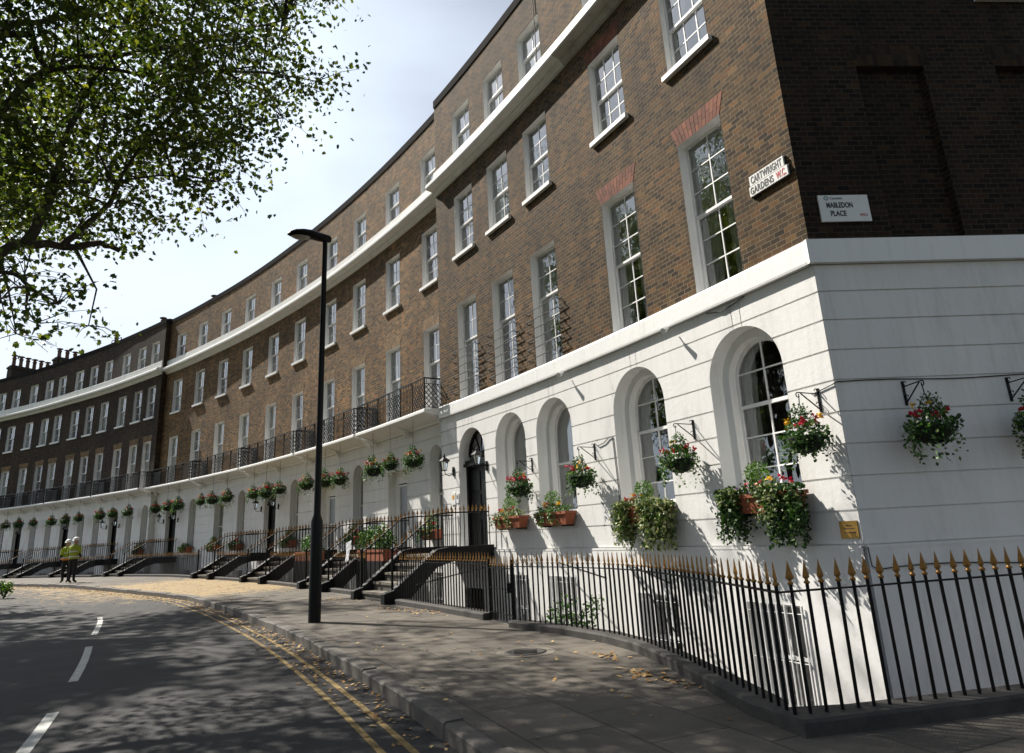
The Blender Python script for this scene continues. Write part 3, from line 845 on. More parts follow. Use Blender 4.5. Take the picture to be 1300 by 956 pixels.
# ------------------------------------------------------------------ houses
houses = []
W1 = [(1.17, 2.18), (3.42, 4.45)]
bas1 = [(1.02, 1.97, -1.1, .25), (3.42, 4.37, -1.1, .25)]
h1 = house('terraced_house', 'corner house of brown brick with red brick arches over its windows', 0.0, 5.25, 'pav', W1,
           [arch(1.445, 1.41, 1.65, 4.01), arch(3.95, 1.41, 1.65, 4.01)], [], ['arch_big', 'arch_big'], hi=('tall3', 'mid3', 'attic'), basement=bas1)
flat_arches(h1, W1, 'pav', M['voussoir'], label='red brick window arch')
flat_arches(h1, W1, 'pav', M['voussoir'], z0=10.62, hgt=.30, label='red brick window arch')
# Mabledon Place front of the corner house
SIDE = lambda x, o, z: COR + D2 * x + N2 * o + Vector((0, 0, z))
SL = 9.0
mb = MB(); rec = [(1.16, 2.16, 4.78, 7.42), (3.24, 4.24, 4.78, 7.42), (3.30, 4.30, 8.64, 10.45), (5.3, 6.3, 4.78, 7.42)]
# openings are given along x; mirror so that faces look outward
wall(mb, 0, SL, 4.757, TOP - .25, rec, 0, None, F=SIDE)
for a in rec:
    if a[2] > 8: continue
    q = [(a[0], a[2]), (a[1], a[2]), (a[1], a[3]), (a[0], a[3])]
    mb.poly([SIDE(x, .115, z) for x, z in q], [(x, z) for x, z in q])
    for (x0, z0), (x1, z1) in zip(q, q[1:] + q[:1]):
        mb.poly([SIDE(x0, 0, z0), SIDE(x1, 0, z1), SIDE(x1, .115, z1), SIDE(x0, .115, z0)], [(0, z0), (0 if x0 == x1 else x1 - x0, z1), (.115 if x0 == x1 else x1 - x0, z1), (.115, z0)])
mb.poly([SIDE(SL, 0, -2), SIDE(SL, 9, -2), SIDE(SL, 9, TOP - .25), SIDE(SL, 0, TOP - .25)], [(0, -2), (9, -2), (9, TOP), (0, TOP)])
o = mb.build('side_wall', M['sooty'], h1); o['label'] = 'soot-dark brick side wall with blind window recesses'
for a in rec:
    if a[2] > 8: continue
    mb = MB(); q = [(a[0], a[3]), (a[1], a[3]), (a[1] + .15, a[3] + .34), (a[0] - .15, a[3] + .34)]
    mb.poly([SIDE(x, -.004, z) for x, z in q], [(x, z) for x, z in q]); mb.build('window_arch', M['sootyarch'], h1)
place_window('mid3', h1, 0, 0, 0, None, rz=math.atan2(D2.y, D2.x), P=SIDE(3.80, 0, 8.64))
mb = MB(); wall(mb, 0, SL, -2, 4.43, [], .02, None, F=SIDE); courses(mb, .004, SL, ZL, [], 0, None, F=SIDE, keys=False)
wall(mb, 0.002, SL, -2, .93, [], -.028, None, F=SIDE)
mb.box(0.002, SL, -.033, .02, .93, .968, T=SIDE)
mb.build('side_render', M['stucco'], h1)
mb = MB(); mb.box(-.075, SL, -.075, .02, 4.43, 4.7545, T=SIDE); mb.build('string_course', M['paint'], h1, fix=True)
mb = MB()
rows = [[SIDE(x, o, z) for o, z in CORN] for x in (-.02, SL)]
mb.grid(rows, closed=True); mb.poly(rows[0]); mb.poly(rows[1][::-1]); mb.build('cornice', M['cornice_dirty'], h1, fix=True)
mb = MB(); mb.box(.003, SL, -.03, .32, TOP - .252, TOP - .002, T=SIDE); mb.build('coping', M['coping'], h1, fix=True)
mb = MB(); mb.poly([SIDE(.3, .3, TOP - .31), SIDE(SL, .3, TOP - .31), SIDE(SL, 9, TOP - .31), B(5.2, 8, TOP - .31, 'pav'), B(1, 8, TOP - .31, 'pav')]); mb.build('roof', M['roof'], h1)

W2 = [(6.18, 7.20), (8.0, 9.02), (9.86, 10.89)]
h2 = house('terraced_house', 'white-based brick house with iron window bars and a black arched door', 5.25, 12.0, 'pav', W2,
           [arch(6.72, 1.34, 1.65, 4.01), arch(8.52, 1.34, 1.65, 4.01), arch(10.39, 1.33, .97, 3.95)], [], ['arch_mid', 'arch_mid', 'door'],
           basement=[(6.25, 7.2, -.9, .45), (8.05, 9.0, -.9, .45), (9.95, 10.9, -2.0, .1)])
for a, b in W2:      # iron guards over the first-floor windows
    mb = MB(); z = 4.98
    for k in range(6):
        z = 4.95 + .215 * k
        mb.tube([B(a - .12, -.13, z), B(b + .12, -.13, z)], .010, 5)
        for e in (a - .12, b + .12):
            mb.tube([B(e, -.13, z), B(e, -.06, z - .05), B(e, .0, z - .01)], .009, 5)
            mb.tube([B(e + .032 * math.cos(t), -.05, z - .03 + .032 * math.sin(t)) for t in [i * .8 for i in range(8)]], .006, 4)
    mb.build('window_guard', M['black'], h2)
mb = MB(); mb.tube([B(6.32, -.03, TOP - .3), B(6.30, -.035, 13.0), B(6.33, -.02, ATT)], .012, 5); mb.build('cable', M['wire'], h2)

REC = [(12.0, 16.97, [(12.47, 13.52), (15.10, 16.15)], [(12.86, .76, 'w'), (15.34, 1.3, 'white')], 'brick house with white glazed door beside the barred-window house'),
       (16.97, 22.2, [(17.77, 18.80), (20.27, 21.30)], [(18.22, .76, 'w'), (20.68, 1.3, 'white')], 'brick house with white glazed door half behind the street lamp'),
       (22.2, 27.7, [(23.10, 24.13), (25.74, 26.77)], [(23.6, .8, 'w'), (25.9, 1.15, 'door')], 'brick house with black arched door left of the street lamp'),
       (27.7, 33.1, [(28.54, 29.57), (31.24, 32.27)], [(28.85, .82, 'w'), (31.2, 1.0, 'rect')], 'doorless brick house between two houses with black doors'),
       (33.1, 38.6, [(33.95, 34.98), (36.62, 37.65)], [(34.2, .82, 'w'), (36.65, 1.2, 'door')], 'brick house with black door in the recess before the forward row')]
CEN_ = [(38.6, 44.6, [(39.25, 40.20), (40.95, 41.90), (42.95, 43.92)], [(39.2, .74, 'w'), (41.05, .74, 'w'), (43.0, 1.05, 'door')], 'first shaded brick house of the forward row'),
        (44.6, 50.65, [(45.25, 46.20), (47.15, 48.10), (49.0, 49.97)], [(45.15, .72, 'w'), (47.1, .74, 'w'), (49.1, 1.05, 'door')], 'shaded brick house second in the forward row'),
        (50.65, 56.75, [(51.3, 52.28), (53.05, 54.0), (55.1, 56.06)], [(51.2, .74, 'w'), (53.2, .74, 'w'), (55.2, 1.05, 'door')], 'shaded brick house third in the forward row'),
        (56.75, 62.9, [(57.4, 58.37), (59.25, 60.2), (61.1, 62.0)], [(57.3, .74, 'w'), (59.3, .74, 'w'), (61.2, 1.05, 'door')], 'shaded brick house at the far left end of the row')]
arch_window('arch_low', .76, 2.55, .14, .24, .03, 1, [1.2], spread=.45)
def recess_house(t, sec):
    s0, s1, wins, gnd, lab = t; gops, keys, bas = [], [], []
    for c, w, k in gnd:
        if k == 'w': gops.append(arch(c, .76, 1.3, 3.85)); keys.append('arch_low'); bas.append((c - .475, c + .475, -.95, .4))
        elif k == 'rect': gops.append((c - .5, c + .5, 1.3, 3.4)); keys.append('rect_low'); bas.append((c - .475, c + .475, -.95, .4))
        elif k == 'white': gops.append((c - w/2, c + w/2, .97, 3.37)); keys.append('whitedoor')
        else: gops.append(arch(c, w, .97, 3.92)); keys.append('door')
    h = house('terraced_house', lab, s0, s1, sec, wins, gops, [], keys, basement=bas)
    flat_arches(h, wins, sec, M['voussoir_buff'])
    # balcony on brackets with a lattice balustrade
    D, a, b = .72, s0 + .12, s1 - .06
    mb = MB(); mb.sprofile(a, b, [(-.085, 4.50), (-D + .05, 4.62), (-D, 4.64), (-D, 4.71), (-D + .02, 4.73), (-.085, 4.73)], sec)
    n = 3 if sec == 'cen' else 2
    bal = mb.build('balcony', M['paint'], h, fix=True)
    for k in range(n + 1):
        q = a + .12 + (b - a - .24) * k / n
        br = MB(); pr = [(-.085, 4.28), (-.14, 4.30), (-.25, 4.46), (-.45, 4.545), (-.45, 4.60), (-.085, 4.52)]
        r = [[B(q + e, o, z, sec) for o, z in pr] for e in (-.06, .06)]; br.grid(r, closed=True); br.poly(r[0]); br.poly(r[1][::-1]); br.build('bracket', M['paint'], bal, base_of(h), fix=True)
    mb = MB(); z0, z1, z2 = 4.78, 5.44, 5.60; np_ = 6 if sec != 'cen' else 8; O = -D + .04
    def run(pts_f, npan, wdt):
        for k in range(npan + 1):
            p = pts_f(k / npan); mb.bar((p.x, p.y, 4.73), (p.x, p.y, z2 + .02), .028)
        for k in range(npan):
            t0, t1 = k / npan, (k + 1) / npan
            for z, q in ((z0, .016), (z1, .016), (z2, .032)):
                p, r_ = pts_f(t0), pts_f(t1); mb.bar((p.x, p.y, z), (r_.x, r_.y, z), q)
            m = max(2, int(wdt / npan / .14))
            for i in range(m):      # close verticals of the top band
                p = pts_f(t0 + (t1 - t0) * (i + .5) / m)
                if m < 4 or i % 1 == 0: mb.bar((p.x, p.y, z1), (p.x, p.y, z2), .012)
            H = (z1 - z0); pw = wdt / npan; d = .155
            if k % 2 == 0 or npan < 3:
                c = -H
                while c < pw:
                    x0, x1 = max(0, c), min(pw, c + H)
                    for fl in (0, 1):
                        za, zb = z0 + (x0 - c), z0 + (x1 - c)
                        if fl: za, zb = z1 - (x0 - c), z1 - (x1 - c)
                        p, r_ = pts_f(t0 + (t1 - t0) * x0 / pw), pts_f(t0 + (t1 - t0) * x1 / pw)
                        if x1 - x0 > .02: mb.bar((p.x, p.y, za), (r_.x, r_.y, zb), .017)
                    c += d
            else:
                m = int(pw / .095)
                for i in range(1, m):
                    p = pts_f(t0 + (t1 - t0) * i / m); mb.bar((p.x, p.y, z0), (p.x, p.y, z1), .016)
                for z in (z0 + H / 3, z0 + 2 * H / 3):
                    p, r_ = pts_f(t0), pts_f(t1); mb.bar((p.x, p.y, z), (r_.x, r_.y, z), .011)
    run(lambda t: B(a + .03 + (b - a - .06) * t, O, 0, sec), np_, b - a)
    run(lambda t: B(a + .03, O * (1 - t) - .02 * t, 0, sec), 1, D)
    run(lambda t: B(b - .03, O * (1 - t) - .02 * t, 0, sec), 1, D)
    mb.build('balustrade', M['black'], bal, base_of(h))
    return h
def base_of(h): return Vector(h.location)
rec_h = [recess_house(t, 'rec') for t in REC]
cen_h = [recess_house(t, 'cen') for t in CEN_]
# chimney stacks on the party walls
def chimney(h, s, sec, o0, o1, top, n, pots_h=.85):
    mb = MB(); mb.sbox(s - .3, s + .3, o0, o1, TOP - .6, top, sec); mb.sbox(s - .36, s + .36, o0 - .06, o1 + .06, top - .22, top - .08, sec)
    mb.sbox(s - .2, s + .2, o0 + .05, o1 - .05, top, top + .08, sec)
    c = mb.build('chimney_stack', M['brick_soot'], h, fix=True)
    for k in range(n):
        o = o0 + .25 + (o1 - o0 - .5) * k / max(1, n - 1)
        p = MB(); p.lathe([(.15, 0), (.135, .1), (.12, pots_h * .55), (.13, pots_h * .6), (.15, pots_h * .66), (.15, pots_h * .78), (.10, pots_h * .82), (.10, pots_h * .9), (.22, pots_h * .93), (.22, pots_h), (.10, pots_h * 1.05)], 10, B(s, o, top + .06, sec))
        p.build('chimney_pot', M['pot'], c, base_of(h))
chimney(cen_h[3], 61.6, 'cen', 1.2, 4.4, 16.0, 6)
chimney(cen_h[2], 56.4, 'cen', 1.6, 3.9, 15.85, 4, .7)
chimney(cen_h[1], 50.0, 'cen', 2.2, 3.6, 15.7, 2, .75)
chimney(cen_h[0], 43.6, 'cen', 1.9, 2.9, 15.45, 2, .75)
chimney(rec_h[4], 37.3, 'rec', 1.6, 2.5, 15.35, 1, .7)
mb = MB(); q0, q1 = B(47.2, 1.3, 0, 'cen'), B(48.4, 1.3, 0, 'cen')
for p in (q0, q1): mb.bar((p.x, p.y, 14.2), (p.x, p.y, 15.5), .04)
for z in (15.0, 15.5): mb.bar((q0.x, q0.y, z), (q1.x, q1.y, z), .04)
mb.build('roof_rail', M['iron'], cen_h[1], base_of(cen_h[1]))

# ------------------------------------------------------------------ railings
bm_ = MB(); bm_.lathe([(.0125, 0), (.0125, .78)], 6); BAR = bm_.mesh('railing_bar', M['black'])
sp_ = MB()
sp_.lathe([(.011, .0), (.021, .006), (.021, .016), (.012, .022), (.012, .03)], 6)
for (x, z) in (): pass
rows = []
for z, w, t in ((.03, .012, .010), (.045, .030, .011), (.06, .027, .010), (.10, .015, .008), (.135, .007, .006), (.158, .001, .001)):
    rows.append([(w, 0, z), (0, t, z), (-w, 0, z), (0, -t, z)])
sp_.grid(rows, closed=True); sp_.poly(rows[0][::-1]); sp_.poly(rows[-1])
SPEAR = sp_.mesh('railing_spearhead', M['gold'])
def put_bar(parent, p, rz, lean=0.0):
    j = (rng.uniform(-.004, .004), rng.uniform(-.004, .004))
    b = put('bar', BAR, parent, p, rz + rng.uniform(-.2, .2)); b.rotation_euler = (j[0] * 2, j[1] * 2, b.rotation_euler.z)
    s = put('spearhead', SPEAR, b, (0, 0, .775)); return b
def path_points(pts, step):
    out = []; d0 = 0.0
    seg = [(Vector(a), Vector(b)) for a, b in zip(pts, pts[1:])]
    tot = sum((b - a).length for a, b in seg); n = max(1, round(tot / step))
    for k in range(n + 1):
        d = tot * k / n
        for a, b in seg:
            l = (b - a).length
            if d <= l + 1e-6: out.append((a + (b - a) * (d / l if l else 0), math.atan2((b-a).y, (b-a).x))); break
            d -= l
    return out
def railing(label, pts, step=.117, detailed=True, group='spear-topped railings along the pavement', rail2=False, plinth=.10, stays=()):
    """iron railing on a stone plinth along pts (x, y, ground z)"""
    c = Vector(pts[len(pts)//2]); r = empty('railing', c, label, 'railing', group)
    P = [Vector(p) for p in pts]
    mb = MB(); rows = []
    for i, p in enumerate(P):
        d = (P[min(i+1, len(P)-1)] - P[max(i-1, 0)]); n = Vector((-d.y, d.x, 0)).normalized()
        if i == 0 or i == len(P) - 1: pass
        rows.append([p + n*.13 + Vector((0,0,-.06)), p - n*.13 + Vector((0,0,-.06)), p - n*.13 + Vector((0,0,plinth - .02)), p - n*.115 + Vector((0,0,plinth)), p + n*.115 + Vector((0,0,plinth)), p + n*.13 + Vector((0,0,plinth - .02))])
    mb.grid(rows, closed=True); mb.poly(rows[0]); mb.poly(rows[-1][::-1]); mb.build('plinth', M['plinth'], r, fix=True)
    mb = MB(); top = [p + Vector((0, 0, plinth + .735)) for p in P]
    for a, b in zip(top, top[1:]): mb.bar(a, b, .038, .011)
    for k in stays: mb.tube([Vector(q) for q in k], .011, 5)
    mb.build('rail', M['black'], r)
    q = path_points(P, step)
    if detailed:
        for p, a in q: put_bar(r, p - c + Vector((0, 0, plinth)), a)
    else:
        mb = MB(); g = MB()
        for p, a in q:
            T = lambda x, y, z: (p.x + x*math.cos(a) - y*math.sin(a), p.y + x*math.sin(a) + y*math.cos(a), p.z + plinth + z)
            mb.box(-.0125, .0125, -.0125, .0125, 0, .79, T); 
            for f in (rows_s := [[T(x, y, z + .775) for x, y, z in rr] for rr in rows_spear],): g.grid(f, closed=True)
        mb.build('bar_row', M['black'], r); g.build('spearhead_row', M['gold'], r)
    return r
rows_spear = rows
def run_pts(s0, s1, n=8): return [tuple(polar(s, roff(s), ground(s))) for s in frange(s0, s1, n)]
V3 = lambda p, z: (p[0], p[1], z)
stA = [[V3(P1[4], .75), tuple(B(4.7, .02, .70))], [V3(P1[4], .30), tuple(B(4.7, .02, .70))], [V3(P1[2], .72), tuple(B(7.0, .02, .72))], [V3(P1R[1], .75), tuple(SIDE(2.2, .02, .75))], [V3(P1R[1], .3), tuple(SIDE(2.0, .02, .75))]]
railing('long gold-tipped railing curving round the street corner in front', [(x, y, 0) for x, y in P1] + [(x, y, 0) for x, y in P1R[1:2]] + [(5.2, 5.61, 0)], stays=stA)
railing('short gold-tipped railing right of the nearest entrance steps', run_pts(5.15, 9.25), stays=[[tuple(polar(8.4, roff(8.4), .42)), tuple(polar(5.8, roff(5.8) + .25, .78))]])
# gate between the two
def gate():
    a, b = Vector((*P1[0], 0)), polar(5.15, roff(5.15), 0)
    g = empty('area_gate', (a + b) / 2, 'black iron gate down to the basement area between two railings', 'gate')
    for p in (a + (b - a) * .03, b + (a - b) * .03):
        mb = MB(); mb.bar((p.x, p.y, .0), (p.x, p.y, .93), .045); mb.build('gate_post', M['black'], g)
    mb = MB()
    for z in (.14, .5, .80):
        mb.bar((a.x, a.y, z), (b.x, b.y, z), .04, .012)
    p = a + (b - a) * .12; mb.box(-.06, .06, -.02, .02, .46, .6, lambda x, y, z: (p.x + x, p.y + y, z))
    mb.build('gate_frame', M['black'], g)
    for p, r in path_points([a + (b-a)*.1, b + (a-b)*.1], .12): put_bar(g, p - g.location + Vector((0,0,.05)), r)
    return g
gate()
segs = [(11.45, 14.35, 'gold-tipped railing between the two nearest flights of steps', True), (16.35, 19.7, 'gold-tipped railing directly behind the street lamp', True), (21.7, 24.95, 'gold-tipped railing right of the steps to the first black recessed door', True),
        (26.9, 35.65, 'longest gold-tipped railing in front of the doorless house', False), (37.6, 42.05, 'gold-tipped railing behind the two workmen', False), (44.0, 48.1, 'gold-tipped railing just left of the workmen', False), (50.1, 54.2, 'second gold-tipped railing left of the workmen', False), (56.2, 60.2, 'gold-tipped railing at the far left of the pavement', False)]
for a, b, lab, det in segs: railing(lab, run_pts(a, b, 10), .108, True)

# ------------------------------------------------------------------ entrance steps
def riser_mat():
    m, nt, b = mat('lattice_riser')
    tc = node(nt, 'ShaderNodeTexCoord'); mp = node(nt, 'ShaderNodeMapping'); mp.inputs['Rotation'].default_value = (0, R_(45), 0); mp.inputs['Scale'].default_value = (28, 28, 28)
    nt.links.new(tc.outputs['Object'], mp.inputs['Vector'])
    ck = node(nt, 'ShaderNodeTexChecker', Scale=1.0); ck.inputs['Color1'].default_value = (.15, .135, .11, 1); ck.inputs['Color2'].default_value = (.018, .017, .016, 1)
    sx = node(nt, 'ShaderNodeSeparateXYZ'); cx = node(nt, 'ShaderNodeCombineXYZ'); nt.links.new(mp.outputs[0], sx.inputs[0])
    nt.links.new(sx.outputs[0], cx.inputs[0]); nt.links.new(sx.outputs[2], cx.inputs[2]); nt.links.new(cx.outputs[0], ck.inputs['Vector'])
    nt.links.new(ck.outputs['Color'], b.inputs['Base Color']); b.inputs['Roughness'].default_value = .7
    return m
M['riser'] = riser_mat()
def steps(sc, sec, label, w=1.55, detailed=True):
    g = ground(sc); r0 = roff(sc); y0 = -.12
    base = polar(sc, r0, g); rz = yaw(sc, sec)
    e = empty('entrance_steps', base, label, 'steps', 'entrance steps to the front doors', rz)
    dep = dl(sc, sec) - r0                       # rail line to facade
    n = 5; rise = (.95 - g) / n; tr = .27; hw = w / 2; hz = .95 - g
    for k in range(n):
        y = k * tr + y0; t = MB()
        t.box(-hw, hw, y - .015, (y + tr + .02) if k < n - 1 else dep - .03, (k + 1) * rise - .05, (k + 1) * rise); put('tread', t.mesh('step_tread', M['stone']), e)
        q = MB(); q.box(-hw, hw, y + .01, y + .04, k * rise, (k + 1) * rise - .05); put('riser', q.mesh('step_riser', M['riser']), e)
    yt = (n - 1) * tr + y0
    for sx in (-1, 1):
        x0, x1 = (hw + .004) * sx, (hw + .20) * sx
        top = [(y0 - .20, .19), (y0 - .16, .21), (y0, .25), (yt - .05, hz + .10), (yt + .25, hz + .14), (dep - .03, hz + .14)]
        bot = [(dep - .03, hz - .17), (yt + .35, hz - .17), (yt - .05, hz - .27), (y0 + .35, .02), (y0 + .2, -.03), (y0 - .20, -.03)]
        pr = top + bot; s = MB(); a = [(x0, y, z) for y, z in pr]; b = [(x1, y, z) for y, z in pr]
        s.grid([a, b], closed=True); s.poly(a); s.poly(b[::-1])
        me = s.mesh('step_string', M['blackstone'])
        bm = bmesh.new(); bm.from_mesh(me); bmesh.ops.recalc_face_normals(bm, faces=bm.faces[:]); bm.to_mesh(me); bm.free()
        put('string_wall', me, e)
        xm = (x0 + x1) / 2
        def zt(y): return lerp(y, [p[0] for p in top], [p[1] for p in top])
        ys = frange(y0 + .02, dep - .08, int((dep - y0) / .112))
        m = MB(); m.tube([(xm, y, zt(y) + .745) for y in frange(y0 + .02, dep - .08, 14)], .016, 6)
        m.tube([(xm, y0 + .02, zt(y0)), (xm, y0 + .02, zt(y0) + .80)], .028, 8); m.ball((xm, y0 + .02, zt(y0) + .83), .04)
        put('handrail', m.mesh('step_handrail', M['black']), e)
        if detailed:
            for y in ys[1:]: put_bar(e, (xm, y, zt(y) - .01), 1.57)
        else:
            m = MB(); gq = MB()
            for y in ys[1:]:
                m.box(xm - .0125, xm + .0125, y - .0125, y + .0125, zt(y) - .01, zt(y) + .78)
                gq.grid([[(xm + b_, y + a_, zt(y) + .765 + c_) for a_, b_, c_ in rr] for rr in rows_spear], closed=True)
            put('bar_row', m.mesh('step_bar_row', M['black']), e); put('spearhead_row', gq.mesh('step_spear_row', M['gold']), e)
    return e
steps(10.42, 'pav', 'nearest entrance steps with lattice risers up to the big black door', 1.62)
steps(15.36, 'rec', 'entrance steps to the nearer white glazed door')
steps(20.7, 'rec', 'entrance steps behind the street lamp to the farther white glazed door')
steps(25.92, 'rec', 'entrance steps to the black door left of the street lamp')
steps(36.65, 'rec', 'entrance steps to the black door in the far recess')
steps(43.02, 'cen', 'entrance steps right behind the two workmen')
steps(49.1, 'cen', 'entrance steps first on the left of the workmen')
steps(55.2, 'cen', 'entrance steps at the far left of the pavement')

# ------------------------------------------------------------------ planting
def leaf(mb, c, size, r, mat=0, droop=0.0, shape=0):
    a = r.uniform(0, 6.283); t = r.uniform(-1.1, 1.1) - droop
    d = Vector((math.cos(a) * math.cos(t), math.sin(a) * math.cos(t), math.sin(t)))
    u = d.cross(Vector((r.uniform(-1, 1), r.uniform(-1, 1), r.uniform(-1, 1))))
    if u.length < 1e-3: return
    u.normalize(); n = u.cross(d); s = size * r.uniform(.65, 1.25); c = Vector(c); x = r.random()
    if shape == 0:
        P = [c, c + d*s*.5 + u*s*.34 + n*s*.05, c + d*s, c + d*s*.5 - u*s*.34 + n*s*.05]
    else:       # lobed plane-tree leaf
        P = [c, c + d*s*.18 + u*s*.42, c + d*s*.50 + u*s*.26, c + d*s*.62 + u*s*.44 + n*s*.06, c + d*s*.74 + u*s*.16, c + d*s + n*s*-.04, c + d*s*.74 - u*s*.16, c + d*s*.62 - u*s*.44 + n*s*.06, c + d*s*.50 - u*s*.26, c + d*s*.18 - u*s*.42]
    mb.poly(P, [(x, .5)] * len(P), mat)
def cloud(mb, c, rad, n, size, r, mat=0, shell=.45, droop=0.0, shape=0):
    for _ in range(n):
        while True:
            p = Vector((r.uniform(-1, 1), r.uniform(-1, 1), r.uniform(-1, 1)))
            if shell * r.random() < p.length <= 1: break
        leaf(mb, (c[0] + p.x*rad[0], c[1] + p.y*rad[1], c[2] + p.z*rad[2]), size, r, mat, droop, shape)
def trail(mb, p, length, n, size, r, mat=0, w=.035):
    x, y = p[0], p[1]
    for k in range(n):
        t = k / n; x += r.uniform(-.012, .012); y += r.uniform(-.012, .012)
        leaf(mb, (x + r.uniform(-w, w), y + r.uniform(-w, w), p[2] - length * t), size, r, mat, .5)
def flower(mb, c, rad, r):
    for k in range(9):
        leaf(mb, (c[0] + r.uniform(-.3,.3)*rad, c[1] + r.uniform(-.3,.3)*rad, c[2] + r.uniform(-.2,.3)*rad), rad, r)

def basket_meshes(seed):
    r = random.Random(seed); out = {}
    b = MB(); b.lathe([(.02, -.17), (.10, -.155), (.16, -.10), (.19, -.02), (.195, 0), (.17, 0.01)], 12); out['bowl'] = [b.mesh('basket_bowl', M['bowl'])]
    f = MB()
    cloud(f, (0, 0, .03), (.26, .26, .15), 420, .055, r, shell=.7); cloud(f, (0, 0, -.07), (.21, .21, .12), 170, .05, r, shell=.9)
    cloud(f, (r.uniform(-.04, .04), r.uniform(-.03, .03), .22), (.11, .11, .14), 260, .036, r, shell=.6)
    for k in range(16):
        a = r.uniform(0, 6.28); trail(f, (math.cos(a)*.22, math.sin(a)*.22, .02), r.uniform(.15, .40), r.randint(9, 20), .045, r)
    out['foliage'] = [f.mesh('basket_foliage', M['leaf_basket'])]
    red, gold = [], []
    for k in range(r.randint(8, 10)):
        a = r.uniform(0, 6.28); q = r.uniform(.10, .25); m = MB(); flower(m, (math.cos(a)*q, math.sin(a)*q, .13 + r.uniform(-.02, .06)), r.uniform(.036, .055), r); red.append(m.mesh('red_flower', M['petal_red']))
    for k in range(r.randint(3, 5)):
        a = r.uniform(0, 6.28); q = r.uniform(.06, .2); m = MB(); flower(m, (math.cos(a)*q, math.sin(a)*q, .17 + r.uniform(-.02, .08)), r.uniform(.030, .045), r); gold.append(m.mesh('gold_flower', M['petal_gold']))
    out['red_flower'] = red; out['yellow_flower'] = gold
    return out
BSK = [basket_meshes(k) for k in (3, 11, 23, 31)]
def basket(loc, label, group, wire, seed, scale=1.0, rz=0.0):
    b = empty('hanging_basket', loc, label, 'flower basket', group, rz)
    b.scale = (scale,) * 3
    for k, ms in BSK[seed % 4].items():
        for m in ms: put(k, m, b)
    w = MB()
    for k in range(3):
        a = 2.1 * k + .4; w.tube([(math.cos(a)*.19, math.sin(a)*.19, 0), (0, 0, .36)], .004, 4, cap=False)
    if wire: w.tube([(0, 0, .36), (.01, 0, wire)], .006, 4)
    put('hanging_wire', w.mesh('basket_wire', M['wire']), b)
    return b
def bracket_mesh(arm=.36):
    m = MB()
    m.box(-.016, .016, -.012, .002, -.30, 0.0)
    m.bar((0, -.01, -.07), (0, -arm, -.065), .012); m.bar((0, -.01, -.27), (0, -arm * .86, -.075), .012)
    m.tube([(0, -arm + .03 * math.cos(t) - .0, -.095 + .03 * math.sin(t)) for t in [1.57 + i * .5 for i in range(9)]], .007, 5)
    for z in (-.03, -.20): m.tube([(0, -.02 - .025 * math.cos(t) - .02, z + .025 * math.sin(t)) for t in [i * .7 for i in range(8)]], .006, 4)
    return m.mesh('iron_bracket', M['black'])
BRK = bracket_mesh()
def wall_basket(s, z, lab, blab, seed):
    o = put('basket_bracket', BRK, None, B(s, -.001, z), yaw(s)); tag(o, blab, 'bracket', 'scrolled iron brackets on the white wall')
    p = B(s, -.36, z - .62); basket(p, lab, 'flower baskets on wall brackets', .47, seed, 1.14, seed * 1.3)
wall_basket(.26, 2.86, 'red flower basket on the white wall right beside the street corner', 'iron bracket right beside the street corner edge on the sunny wall', 0)
wall_basket(2.63, 2.86, 'red flower basket between the two largest arched windows', 'iron bracket between the two largest arched windows', 1)
wall_basket(5.34, 2.86, 'red and yellow basket right of two terracotta window troughs', 'iron bracket on the pier between the two sunny houses', 2)
wall_basket(7.63, 2.86, 'red and yellow basket between the two narrow arched windows by the door', 'iron bracket between the two narrow arched windows by the door', 3)
for x, lab, blab, sd in ((.86, 'shaded flower basket alone in the middle of the grey side wall', 'iron bracket with scroll on the shaded side wall near the corner', 1), (2.22, 'shaded flower basket cut off by the right edge', 'iron bracket on the shaded side wall at the right edge', 2)):
    o = put('basket_bracket', BRK, None, SIDE(x, -.001, 2.86), math.atan2(D2.y, D2.x)); tag(o, blab, 'bracket', 'scrolled iron brackets on the white wall')
    p = SIDE(x, -.36, 2.86 - .62)
    basket(p, lab, 'flower baskets on wall brackets', .47, sd, 1.14, sd * 2.0)
BK = [('over the nearer white glazed door', [(13.18, 3.47), (14.70, 3.52), (15.90, 3.49)]), ('behind the top of the dark street lamp post', [(18.48, 3.43), (19.73, 3.47), (21.30, 3.49)]), ('over the black door left of the street lamp', [(23.76, 3.5), (25.08, 3.48), (26.36, 3.51)]),
      ('before the doorless house', [(29.17, 3.57), (30.72, 3.58), (32.03, 3.6)]), ('over the black door in the far recess', [(34.65, 3.58), (35.94, 3.58), (37.33, 3.56)]), ('on the first shaded house of the forward row', [(40.04, 3.56), (41.93, 3.56), (43.53, 3.57)]),
      ('on the second shaded house of the forward row', [(46.24, 3.56), (47.96, 3.53), (49.65, 3.53)]), ('on the third shaded house at the far left', [(52.07, 3.58), (54.02, 3.6), (55.65, 3.6)])]
SCB = [1.2, 1.05, 1.28, 1.12, 1.22]
for i, (where, ps) in enumerate(BK):
    for j, (s, z) in enumerate(ps):
        basket(B(s, -.56, z - .03), f"{['right', 'middle', 'left'][j]} one of three flower baskets {where}", 'flower baskets hung from the balconies', (4.64 - z + .03) / SCB[(i*3+j) % 5], i * 3 + j, SCB[(i*3+j) % 5], (i * 3 + j) * 1.7)
# a balcony basket hangs from the slab: wires run up to 4.6 m

